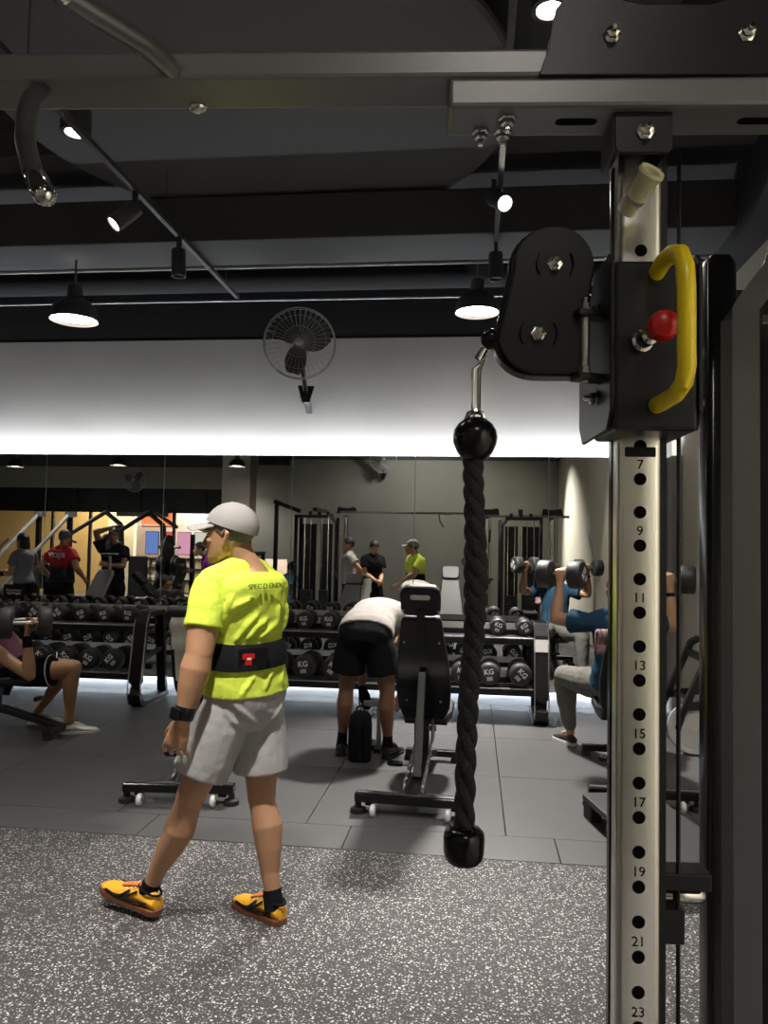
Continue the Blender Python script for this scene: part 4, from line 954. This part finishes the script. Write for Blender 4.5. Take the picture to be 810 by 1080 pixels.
for i, (c, nm) in enumerate(poscol):
    t = thing('shop_poster', '%s poster panel in the shop across the walkway' % nm, 'poster', (-10.55 + .55 * i, -8.6, 1.25)); MB().box((0, 0, .36), (.42, .03, .72)).build('poster_glow_print', emit('poster_%s' % nm.replace(' ', '_'), c, .9), t, smooth=False); MB().box((0, -.02, .36), (.46, .03, .76)).build('poster_frame', BLK, t, smooth=False)  # poster colour glows by emission in place of shop lighting
for i in range(3):
    t = thing('display_shelf', ['shop shelf of boxes left of the dark doorway', 'shop shelf of boxes at the middle of the walkway', 'shop shelf of boxes near the pale column'][i], 'shelf', (-10.1 + 1.1 * i, -8.0, 0)); MB().box((0, -.2, .55), (1.0, .02, 1.1)).build('back_panel', MALLP, t, smooth=False)
    for z in (.02, .4, .78, 1.12): MB().box((0, 0, z), (1.0, .4, .03)).build('shelf_board', BLK, t, smooth=False)
    for q in (-.49, .49): MB().box((q, 0, .57), (.03, .4, 1.14)).build('shelf_side', BLK, t, smooth=False)
    for k in range(9):
        c = random.choice([(.6, .5, .35), (.5, .2, .15), (.6, .55, .5), (.2, .2, .25)])
        o = MB().box((0, 0, .1), (.2, .2, random.uniform(.16, .3))).build('carton', mat('carton_paint_%d_%d' % (i, k), c, .6), None, smooth=False, bevel=.004); o.location = (-10.1 + 1.1 * i - .32 + .32 * (k % 3), -7.98, [.035 + .05, .415 + .05, .795 + .05][k // 3])
        tag(o, 'small shop carton on the %s shelf %s' % (['bottom', 'middle', 'top'][k // 3], ['left of the dark doorway', 'at the middle of the walkway', 'near the pale column'][i]) + ', ' + ['left', 'middle', 'right'][k % 3] + ' one', 'box', 'cartons in the shop')
def area(loc, size, power, col, rot=(0, 0, 0)):
    l = bpy.data.lights.new('mall_light', 'AREA'); l.shape = 'RECTANGLE'; l.size, l.size_y = size; l.energy = power; l.color = col
    o = bpy.data.objects.new('mall_light', l); COL.objects.link(o); o.location = loc; o.rotation_euler = rot
area((-10.8, -6.4, 3.38), (2.6, 1.2), 170, (1, .80, .5)); area((-8.8, -7.6, 3.38), (3.6, 1.2), 330, (1, .88, .75)); area((-5.0, -7.4, 3.38), (2, 1), 100, (1, .85, .7))
# ------------------------------------------------------------------ equipment behind and beside the camera (seen in the mirror)
def plate(t, c, R, M, m=RUB, name='weight_plate'):
    return MB().lathe([(.02, -.018), (.05, -.022), (.06, -.016), (R * .8, -.014), (R * .86, -.022), (R * .98, -.022), (R, -.014), (R, .014), (R * .98, .022), (R * .86, .022), (R * .8, .014), (.06, .016), (.05, .022), (.02, .018)], 28, at(M, c)).build(name, m, t)
XA = frame((0, 1, 0), (0, 0, 1), (1, 0, 0))
t = thing('leg_press_machine', 'plate-loaded sled machine with long chrome guide rails, left of the woman in grey', 'gym machine', (-7.75, 3.6, 0), .1)
for x in (-.30, .30):
    MB().tube([(x, 1.0, .45), (x + .55, -.35, 2.02)], .032, 12).build('guide_rail', GUARD, t)  # pale matte colour stands in for bright reflections on chrome
    MB().bar([(x, 1.1, .06), (x, -.6, .06)], .07, .07).build('base_rail', BLK, t, smooth=False)
    MB().bar([(x + .55, -.40, .06), (x + .55, -.38, 1.98)], .07, .07, up=(0, 1, 0)).build('upright', BLK, t, smooth=False)
    MB().box((x + .57, -.38, 2.03), (.16, .12, .09), None, .01).build('rail_cap', STEEL, t, smooth=False)
    for y in (.10,): MB().tube([(x + .1, y, 1.0), (x + (-.25 if x < 0 else .65), y, 1.0)], .025, 10).build('plate_horn', CHROME, t)
    plate(t, (x + (-.1 if x < 0 else .4), .10, 1.0), .22, XA)
MB().bar([(-.35, .1, .95), (.7, .0, 1.15)], .10, .08).build('carriage_bar', BLK, t, smooth=False)
MB().box((.1, .35, .62), (.5, .7, .09), Matrix.Rotation(-.5, 4, 'X'), .02).build('back_pad', VINYL, t, smooth=False)
MB().box((.1, .85, .75), (.8, .08, .12), None, .02).build('shoulder_bar', BLK, t, smooth=False)
for x in (-.6, -.35): MB().tube([(x, .2, 1.15), (x + .25, -.1, 1.6)], .02, 10).build('side_handle', CHROME, t)
MB().bar([(-.35, 1.05, .4), (.9, 1.05, .4)], .08, .08).build('foot_frame', BLK, t, smooth=False)
t = thing('lever_press_machine', 'black lever machine with raised angled arms behind the men in red and black', 'gym machine', (-6.15, 2.3, 0), .05)
for x in (-.42, .42):
    MB().bar([(x, -.5, .05), (x, .6, .05)], .08, .08).build('base_rail', BLK, t, smooth=False)
    MB().bar([(x, -.4, .05), (x, -.25, 1.9)], .08, .08, up=(0, 1, 0)).build('upright', BLK, t, smooth=False)
    MB().bar([(x, -.25, 1.90), (x - .12, .1, 2.12), (x - .5, .55, 1.72), (x - .62, .7, 1.45)], .07, .06).build('lever_arm', BLK, t, smooth=False)
    MB().tube([(x - .55, .62, 1.62), (x - .35, .66, 1.55)], .02, 10).build('grip', CHROME, t)
    MB().tube([(x, -.1, 1.5), (x * 2.0, -.1, 1.5)], .025, 10).build('plate_horn', CHROME, t)
    plate(t, (x * 1.45, -.1, 1.5), .225, XA)
MB().bar([(-.5, -.25, 2.1), (.5, -.25, 2.1)], .08, .08).build('top_crossbar', BLK, t, smooth=False)
MB().bar([(.3, -.2, 2.12), (.85, .1, 1.86)], .05, .05).build('rear_lever', BLK, t, smooth=False)
MB().box((0, .1, .5), (.4, .45, .09), None, .02).build('seat', VINYL, t, smooth=False)
MB().box((0, -.15, .95), (.35, .08, .75), None, .02).build('back_pad', VINYL, t, smooth=False)
t = thing('incline_bench', 'inclined bench with a long grey pad in front of the man in black', 'bench', (-5.62, 4.85, 0), .25)
MB().prism([(-.13, 0), (.13, 0), (.16, .1), (.15, .75), (.12, .82), (-.12, .82), (-.15, .75), (-.16, .1)], .06, frame((1, 0, 0), (0, -.55, .835), (0, -.835, -.55), (0, .15, .45))).build('backrest', mat('mid_grey_vinyl', (.17, .165, .16), .5, 0, .1, 10), t, smooth=False, bevel=.012)
MB().box((0, .42, .44), (.30, .42, .06), None, .012).build('seat', GVINYL, t, smooth=False)
MB().bar([(0, .75, .06), (0, -.6, .06)], .08, .06).build('spine', BLK, t, smooth=False)
MB().bar([(0, .5, .06), (0, .4, .42)], .06, .06, up=(0, 1, 0)).build('seat_post', BLK, t, smooth=False)
MB().bar([(0, -.4, .06), (0, -.22, .9)], .06, .06, up=(0, 1, 0)).build('back_post', BLK, t, smooth=False)
for y in (.72, -.58): MB().bar([(-.3, y, .04), (.3, y, .04)], .07, .06).build('foot_bar', BLK, t, smooth=False)
MB().tube([(0, -.36, 1.08), (0, -.36, 1.36)], .022, 12).build('handle_post', STEEL, t)
MB().tube([(-.16, -.36, 1.37), (.16, -.36, 1.37)], .022, 12).build('handle_bar', BLK, t)
for i, (x, y, lb) in enumerate(((-5.25, 2.9, 'plate tree loaded with black discs, left of the power rack'), (-6.2, .6, 'plate tree loaded with black discs, beside the far upright'))):
    t = thing('plate_tree', lb, 'plate tree', (x, y, 0), .2 * i)
    MB().bar([(0, 0, .06), (0, 0, 1.35)], .08, .08, up=(0, 1, 0)).build('post', BLK, t, smooth=False)
    for q in (-1, 1):
        MB().bar([(q * .02, -.35, .04), (q * .3, .35, .04)], .07, .06).build('foot', BLK, t, smooth=False)
        for z in (.45, .85, 1.2):
            MB().tube([(0, 0, z), (q * .28, 0, z)], .022, 10).build('plate_horn', STEEL, t)
            for k in range(2):
                p = plate(t, (q * (.10 + .06 * k), 0, z), .20 if z < 1 else .14, XA)
t = thing('power_rack', 'black squat rack with a bar on its hooks, near the purple-shirted person', 'gym machine', (-4.75, 1.2, 0), 0)
for x in (-.55, .55):
    for y in (-.55, .45): MB().bar([(x, y, 0), (x, y, 1.75 if y > 0 else 1.45)], .07, .07, up=(0, 1, 0)).build('upright', BLK, t, smooth=False)
    MB().bar([(x, -.6, .04), (x, .6, .04)], .07, .07).build('base_rail', BLK, t, smooth=False)
    MB().bar([(x, -.55, 1.42), (x, .45, 1.42)], .06, .06).build('top_rail', BLK, t, smooth=False)
    MB().bar([(x, .47, 1.05), (x, .58, 1.05), (x, .58, 1.12)], .05, .03).build('bar_hook', STEEL, t, smooth=False)
MB().bar([(-.55, -.55, 1.40), (.55, -.55, 1.40)], .07, .07).build('rear_crossbar', BLK, t, smooth=False)
bb = thing('barbell', 'barbell resting on the squat rack hooks', 'barbell', (-4.75, 1.745, 1.085), 0)
MB().tube([(-1.05, 0, 0), (1.05, 0, 0)], .0145, 12).build('shaft', CHROME, bb)
for q in (-1, 1):
    MB().tube([(q * .66, 0, 0), (q * 1.05, 0, 0)], .025, 12).build('sleeve', CHROME, bb); plate(bb, (q * .72, 0, 0), .225, XA)

# extra chest/flat bench row behind, reflected low between the racks
t = thing('flat_bench', 'flat black bench beside the squat rack', 'bench', (-3.9, 3.3, 0), .1)
MB().box((0, 0, .44), (.30, 1.15, .07), None, .02).build('pad', VINYL, t, smooth=False)
for y in (-.42, .42):
    MB().bar([(0, y, .04), (0, y, .41)], .06, .06, up=(0, 1, 0)).build('leg', BLK, t, smooth=False); MB().bar([(-.25, y, .03), (.25, y, .03)], .06, .05).build('foot_bar', BLK, t, smooth=False)
MB().bar([(0, -.42, .2), (0, .42, .2)], .05, .05).build('stretcher', BLK, t, smooth=False)

# ------------------------------------------------------------------ people in the room
def gripdir(d, n, c=1.15): return dict(d=V(d), n=V(n), curl=c)
# the walking man
W = Person('man in a lime shirt, black lifting belt, grey shorts and pale cap walking left', (-1.0, 3.16, 0), dict(
    pelvis=(-.945, 3.155, .895), chest=(-.935, 3.135, 1.215), neck=(-.928, 3.122, 1.440), head=(-1.012, 3.104, 1.578),
    shL=(-1.045, 2.985, 1.378), shR=(-.862, 3.262, 1.362), elL=(-1.056, 2.915, 1.112), wrL=(-1.102, 2.892, .862), elR=(-.955, 3.40, 1.14), wrR=(-1.17, 3.45, .985),
    hipL=(-.985, 3.075, .885), hipR=(-.895, 3.225, .870), knL=(-1.130, 3.055, .500), anL=(-1.314, 3.130, .112), knR=(-.872, 3.215, .470), anR=(-.800, 3.165, .098),
    toeL=(-1.56, 3.247, .06), toeR=(-.97, 3.286, .02), face=(-1, .02, -.02)), 1.0, 'tan', .0038, 1.0, 1.26, 3)
W.body(dict(L=dict(d=V((-.10, .03, -.30)), n=V((.0, .95, .1)), curl=.55, k=1.12), R=dict(d=V((-.55, .1, -.25)), n=V((.3, -.7, -.3)), curl=.5)), feet=False)
W.eyes(); W.hair(HAIRG, .004, -.062, 0., .004); W.cap(CAPM)
wsh = W.shirt(LIME, .06, .64, .020, .006, .014, um=.985, vox=.006, creases=[((.40, 222), (.50, 236), (.62, 258)), ((.41, 238), (.50, 252), (.56, 272)), ((.42, 258), (.47, 274), (.52, 292)), ((.43, 285), (.55, 292), (.68, 290)), ((.45, 200), (.6, 212), (.78, 222)), ((.62, 215), (.70, 232), (.74, 250)), ((.07, 228), (.14, 240), (.20, 252)), ((.09, 262), (.15, 270), (.21, 284)), ((.08, 300), (.14, 296), (.2, 304)), ((.44, 310), (.56, 318), (.66, 314))])
def belt(P, u0, u1, g, name, m):
    mb = MB(); mb.loft([P.ring(u0, g - .006, 40), P.ring(u0 + .005, g, 40), P.ring(u1 - .005, g, 40), P.ring(u1, g - .006, 40)]); return mb.build(name, m, P.t, angle=60)
wb = belt(W, .22, .385, .036, 'lifting_belt', BLKC)
p, up, r, fw = W.axes(.30)
def onback(P, u, ang, g, w):
    """matrix on the torso surface at angle ang from the back centre"""
    R = P.ring(u, g, 72); ci = int(round((270 + ang) / 360 * 72)) % 72; c = R[ci]; a = R[(ci + 1) % 72] - R[(ci - 1) % 72]; a.normalize(); up = P.axes(u)[1]; n = a.cross(up).normalized(); up = n.cross(a); return frame(a, up, n, c)
B0 = onback(W, .30, -30, .0375, 0)
for nm, w, h, m, dx in (('belt_patch', .20, .082, BLKG, .0),): MB().prism(rrect(w * .62, h, .006), .004, B0 @ Matrix.Translation((.02, 0, .0))).build(nm, BLKC, wb, smooth=False)
lg = MB()
for px_, py_, s_ in ((-.012, .010, .026), (.012, .010, .026), (.0, -.014, .028)): lg.prism(rrect(s_, s_ * .8, .003), .003, B0 @ Matrix.Translation((px_, py_, .004)))
lg.build('belt_emblem', REDP, wb, smooth=False)
MB().prism(rrect(.018, .009, .002), .003, B0 @ Matrix.Translation((.002, .0, .006))).build('belt_emblem_light', WHT, wb, smooth=False)
T0 = onback(W, .85, -7, .0345, 0)
text('SPEC D ENDU', .030, mat('shirt_print', (.17, .22, .03), .7), wsh, T0 @ Matrix.Translation((0, 0, -.001)), 'shirt_print', .0022)
W.shorts(LIGHTG, .12, .70, .018, .020, .014, vox=.006, creases=[((.06, 215), (-.02, 235), (-.10, 258)), ((.02, 310), (-.05, 294), (-.11, 280)), ((.01, 205), (-.07, 222), (-.13, 240))])
wt = W.band(W.J['elL'], W.J['wrL'], .80, 1.0, .042, .038, 'watch_strap', BLKG)
d = (W.J['wrL'] - W.J['elL']).normalized(); n = V((-.5, -.75, .0)); n = (n - d * n.dot(d)).normalized(); c = W.J['elL'].lerp(W.J['wrL'], .92)
MB().prism(rrect(.048, .046, .008), .014, frame(d.cross(n), d, n * -1, c + n * .045)).build('watch_case', BLKG, wt, smooth=False, bevel=.002)
W.sock('L', BLKC, 1.12, .94); W.sock('R', BLKC, 1.12, .94)
W.shoe((-1.262, 3.098, .020), (-1.560, 3.220, .052), ORSH, SOLEB, BLKG, ORTONGUE, collar=BLKC)
W.shoe((-.752, 3.138, .0), (-.995, 3.296, .0), ORSH, SOLEB, BLKG, ORTONGUE, collar=BLKC)

# the man bending over
Bp = Person('man in a white shirt and black shorts bending over, back turned', (-.78, 5.75, 0), dict(
    pelvis=(-.785, 5.64, .880), chest=(-.74, 5.90, 1.030), neck=(-.655, 6.14, .965), head=(-.625, 6.26, .80), shL=(-.84, 6.05, .965), shR=(-.485, 5.99, .945),
    elL=(-.858, 6.01, .690), wrL=(-.838, 5.93, .455), elR=(-.490, 6.02, .670), wrR=(-.545, 5.95, .42), hipL=(-.885, 5.66, .865), hipR=(-.680, 5.63, .865),
    knL=(-.925, 5.70, .50), anL=(-.958, 5.755, .10), knR=(-.612, 5.645, .50), anR=(-.610, 5.72, .10), toeL=(-.99, 5.97, .03), toeR=(-.54, 5.93, .03), face=(.15, .35, -.9), headup=(.1, .85, -.3)), 1.0, 'brown', .0075, 1.12)
Bp.J['headup'] = V((.15, .8, -.45)).normalized(); Bp.J['face'] = V((.1, -.45, -.9)).normalized()
Bp.body(dict(L=dict(d=V((.12, -.05, -.3)), n=V((0, .6, -.4)), curl=.5), R=dict(d=V((-.1, 0, -.3)), n=V((-.3, .5, 0)), curl=.6)))
Bp.hair(HAIRB, .010, -.05); Bp.eyes()
Bp.shirt(WHTC, .04, .60, .024, .022, .012, um=.985)
Bp.shorts(BLKC, .12, .66, .022, .026, .010)
MB().tube([Bp.J['elL'].lerp(Bp.J['wrL'], .92), Bp.J['wrL'], Bp.J['wrL'] + V((.02, -.02, -.05)), Bp.J['wrL'] + V((.045, -.035, -.115))], [.031, .032, .045, .034], 14, ry=[.029, .030, .028, .022], round_=True).build('glove', BLKC, Bp.t)
Bp.sock('L', BLKC, 1.12, .80); Bp.sock('R', BLKC, 1.12, .82)
Bp.shoe((-.952, 5.68, 0), (-.990, 5.97, 0), BSH, BSH, None, BSH); Bp.shoe((-.618, 5.65, 0), (-.53, 5.93, 0), BSH, BSH, None, BSH)

# the man pressing at the left edge
Lp = Person('seated man in a mauve tank top at the left edge, lifting a heavy dumbbell', (-3.5, 5.9, 0), dict(
    pelvis=(-3.66, 5.93, .50), chest=(-3.82, 5.91, .68), neck=(-3.98, 5.89, .87), head=(-4.07, 5.89, 1.01), shL=(-3.93, 6.08, .80), shR=(-3.88, 5.71, .76),
    elL=(-3.80, 6.27, .55), wrL=(-3.825, 6.29, .76), elR=(-3.40, 5.655, .505), wrR=(-3.442, 5.66, .80), hipL=(-3.60, 6.03, .49), hipR=(-3.585, 5.83, .48),
    knL=(-3.33, 6.18, .50), anL=(-3.66, 6.22, .10), knR=(-3.155, 5.87, .535), anR=(-3.225, 5.945, .10), toeL=(-3.46, 6.26, .03), toeR=(-3.02, 6.02, .03), face=(.93, .1, -.1)), 1.0, 'tan', .0075)
Lp.body(dict(R=gripdir((0.02, .0, .3), (.9, .2, 0)), L=gripdir((0, 0, .3), (.9, 0, 0))))
Lp.hair(HAIRB); Lp.eyes(); Lp.shirt(PURP, .12, .3, .016, .0, .012, 'tank_top', sl=False, um=.93)
lsh = Lp.shorts(BLKC, .22, .62, .020, .026, .010)
for sd in 'RL':
    a, b = Lp.J['hip' + sd], Lp.J['kn' + sd]
    MB().tube([a.lerp(b, .575), a.lerp(b, .595)], [.1275, .128], 24).build('hem_stripe', WHT, lsh)
Lp.band(Lp.J['elR'], Lp.J['wrR'], .72, 1.02, .037, .034, 'wrist_wrap', BLKC); Lp.band(Lp.J['elL'], Lp.J['wrL'], .72, 1.02, .037, .034, 'wrist_wrap', BLKC)
Lp.shoe((-3.285, 5.925, 0), (-3.005, 6.025, 0), WSH, SOLEW, None, WSH, collar=GRNH); Lp.shoe((-3.72, 6.21, 0), (-3.45, 6.26, 0), WSH, SOLEW, None, WSH, collar=GRNH)
FL = mat('worn_grey_rubber', (.045, .045, .045), .55, 0, .2, 14, .05, 120)
d1 = dumbbell(.118, .100, .180, (-3.462, 5.672, .905), -1.02, 'heavy dumbbell held up by the seated man at the left edge', None, False, 0, '', FL)
d2 = dumbbell(.118, .100, .180, (-3.845, 6.30, .865), -1.02, 'heavy dumbbell in the far hand of the seated man at the left edge', None, False, 0, '', FL)

# the man pressing overhead at the right
Rp = Person('seated man in a navy shirt and grey joggers at right, pressing two dumbbells', (1.04, 5.85, 0), dict(
    pelvis=(1.04, 5.83, .575), chest=(1.04, 5.73, .84), neck=(1.04, 5.67, 1.120), head=(1.03, 5.69, 1.27), shL=(.835, 5.70, 1.035), shR=(1.245, 5.70, 1.045),
    elL=(.610, 5.84, 1.045), wrL=(.645, 5.885, 1.300), elR=(1.435, 5.80, 1.020), wrR=(1.425, 5.83, 1.285), hipL=(.95, 5.90, .565), hipR=(1.13, 5.90, .565),
    knL=(.728, 6.28, .56), anL=(.792, 6.385, .10), knR=(1.30, 6.28, .56), anR=(1.31, 6.38, .10), toeL=(.70, 6.58, .03), toeR=(1.36, 6.58, .03), face=(0, 1, .05)), 1.0, 'tan', .0075)
Rp.body(dict(L=gripdir((.01, .01, .3), (0, 1, 0)), R=gripdir((0, .01, .3), (0, 1, 0))))
Rp.hair(HAIRB); Rp.eyes(); Rp.shirt(NAVY, .05, .55, .018, .02, .014); Rp.shorts(TROU, .15, 1.86, .020, .0, .018, 'joggers')
MB().tube([Rp.J['elR'].lerp(Rp.J['wrR'], .80), Rp.J['elR'].lerp(Rp.J['wrR'], .90)], [.033, .032], 16).build('watch_strap', BLKG, Rp.t)
Rp.shoe((.815, 6.33, 0), (.690, 6.585, 0), BSH, SOLEW, None, BSH); Rp.shoe((1.30, 6.31, 0), (1.365, 6.59, 0), BSH, SOLEW, None, BSH)
dumbbell(.105, .115, .125, (.655, 5.905, 1.372), -PI / 2 - .45, 'dumbbell raised in the left hand of the navy-shirted man', None, True, .8)
dumbbell(.105, .115, .125, (1.428, 5.85, 1.358), -PI / 2 - .25, 'dumbbell raised in the right hand of the navy-shirted man, seen past the steel post', None, True, -.6)

def mirror_person(label, args, top, low, skin='tan', hands=None, hair=HAIRB, long=0., leg=.75, shoes=BSH, sleeve=.55, topname='shirt', lowname='shorts', width=1.0):
    J, root, k = standing(label, **args); heels = {q: J.pop('heel' + q) for q in 'LR'}
    P = Person(label, root, J, k, skin, .010, width); P.body(hands); P.hair(hair, .010, -.055, long); P.eyes()
    sh = P.shirt(top, .0, sleeve, .020, .022, .012, name=topname); P.shorts(low, .15, leg, .018, .022 if leg < 1 else 0, .010, name=lowname)
    for q in 'LR':
        h = heels[q]; tt = P.J['toe' + q] + P.root; d = (V((tt.x, tt.y, 0)) - V((h.x, h.y, 0))).normalized(); P.shoe((h.x, h.y, root[2]), (h.x + d.x * .28 * k, h.y + d.y * .28 * k, root[2]), shoes, SOLEW if shoes is not BSH else BSH, None, shoes)
    return P, sh
A = math.radians
mirror_person('man in a white shirt standing by the left crossover post, reflected in the mirror', dict(x=-2.17, y=2.35, face=A(175), height=1.74, handR=(.24, -.16, .93), handL=(-.2, .0, .88)), WHTC, BLKC, 'tan', shoes=WSH)
mirror_person('young man in black looking down at his hands, reflected left of the pale bench back', dict(x=-1.80, y=1.95, face=A(60), height=1.70, handR=(.05, .25, .98), handL=(-.05, .27, 1.0), headdown=.6), BLKC, BLKC, 'fair')
mirror_person('person in a blue shirt sitting low beside the left weight tower, reflected in the mirror', dict(x=-3.58, y=1.25, face=A(-60), height=1.62, seat=.42, lean=.25, handR=(.12, .4, .95)), JEAN, GREYC, 'tan', leg=1.85, lowname='trousers')
mirror_person('woman with long dark hair in a grey shirt, reflected at the left edge', dict(x=-6.86, y=4.6, face=A(-165), height=1.68, lean=.05, handR=(.05, .32, 1.10), handL=(-.12, .30, 1.08)), GREYC, BLKC, 'fair', long=.36, leg=1.85, lowname='leggings', width=.85)
Rd, rsh = mirror_person('person in a red shirt fading to black, back turned to the mirror', dict(x=-6.27, y=4.55, face=A(-80), height=1.74, handR=(.30, .1, 1.0), handL=(-.30, .12, 1.0), headdown=.35), REDF, BLKC, 'tan', hair=HAIRG, leg=1.85, lowname='trousers', width=1.1)
M0 = onback(Rd, .80, 0, .036, 0); text('EEJOIV', .10, WHT, rsh, M0 @ Matrix.Translation((0, 0, 0)), 'shirt_print', .006, .002)
mirror_person('man in a black shirt resting one hand on his head, reflected behind the inclined bench', dict(x=-5.80, y=3.85, face=A(65), height=1.80, handL=(-.02, .02, 1.74), poleL=(-1, .1, .3), handR=(-.05, .30, 1.16), poleR=(.6, -.2, -.6)), BLKC, BLKC, 'brown', leg=1.85, lowname='trousers')
mirror_person('person in a purple shirt leaning forward, reflected behind the head of the walking man', dict(x=-4.42, y=2.6, face=A(150), height=1.70, lean=.55, handL=(-.2, .40, .85), handR=(.2, .35, .85)), VIOL, BLKC, 'fair', leg=1.85, lowname='trousers')
ph_P, _ = mirror_person('photographer in a grey shirt holding up a phone, reflected behind the rope', dict(x=.04, y=-.50, face=A(90), height=1.72, handR=(.07, .40, 1.46), handL=(-.10, .40, 1.45), poleR=(.6, 0, -1), poleL=(-.7, 0, -1)), GREYC, BLKC, 'tan')
ph = thing('phone', 'dark phone held up by the photographer', 'phone', (0, -.06, 1.50)); MB().prism(rrect(.076, .155, .012), .009, at(FRONT, (0, 0, 0))).build('phone_body', BLKG, ph, smooth=False, bevel=.002); MB().prism(rrect(.03, .032, .006), .003, frame((1, 0, 0), (0, 0, 1), (0, -1, 0), (-.018, .006, .055))).build('camera_bump', DGREY, ph, smooth=False)

# ------------------------------------------------------------------ camera, world, view
cam = bpy.data.cameras.new('camera'); cam.sensor_fit = 'VERTICAL'; cam.sensor_height = 36; cam.lens = 36 * 811 / 1080; cam.clip_start = .05
co = bpy.data.objects.new('camera', cam); COL.objects.link(co); S.camera = co
psi, pit, rol = math.radians(6.7), math.radians(2.82), .0200
fh, rh, zz = V((-math.sin(psi), math.cos(psi), 0)), V((math.cos(psi), math.sin(psi), 0)), V((0, 0, 1))
f = fh * math.cos(pit) + zz * math.sin(pit); u = zz * math.cos(pit) - fh * math.sin(pit)
Rr = rh * math.cos(rol) + u * math.sin(rol); Uu = u * math.cos(rol) - rh * math.sin(rol)
co.matrix_world = frame(Rr, Uu, -f, (0, 0, 1.53))
w = bpy.data.worlds.new('world'); S.world = w; w.use_nodes = True; w.node_tree.nodes['Background'].inputs[0].default_value = (.9, .95, 1, 1); w.node_tree.nodes['Background'].inputs[1].default_value = .03
S.view_settings.view_transform = 'Standard'; S.view_settings.look = 'None'; S.view_settings.gamma = 1; S.view_settings.use_curve_mapping = False; S.view_settings.exposure = .55
cy = S.cycles; cy.max_bounces = 7; cy.diffuse_bounces = 3; cy.glossy_bounces = 4; cy.transparent_max_bounces = 8; cy.caustics_reflective = True; cy.caustics_refractive = False; cy.sample_clamp_indirect = 4.; cy.use_denoising = True
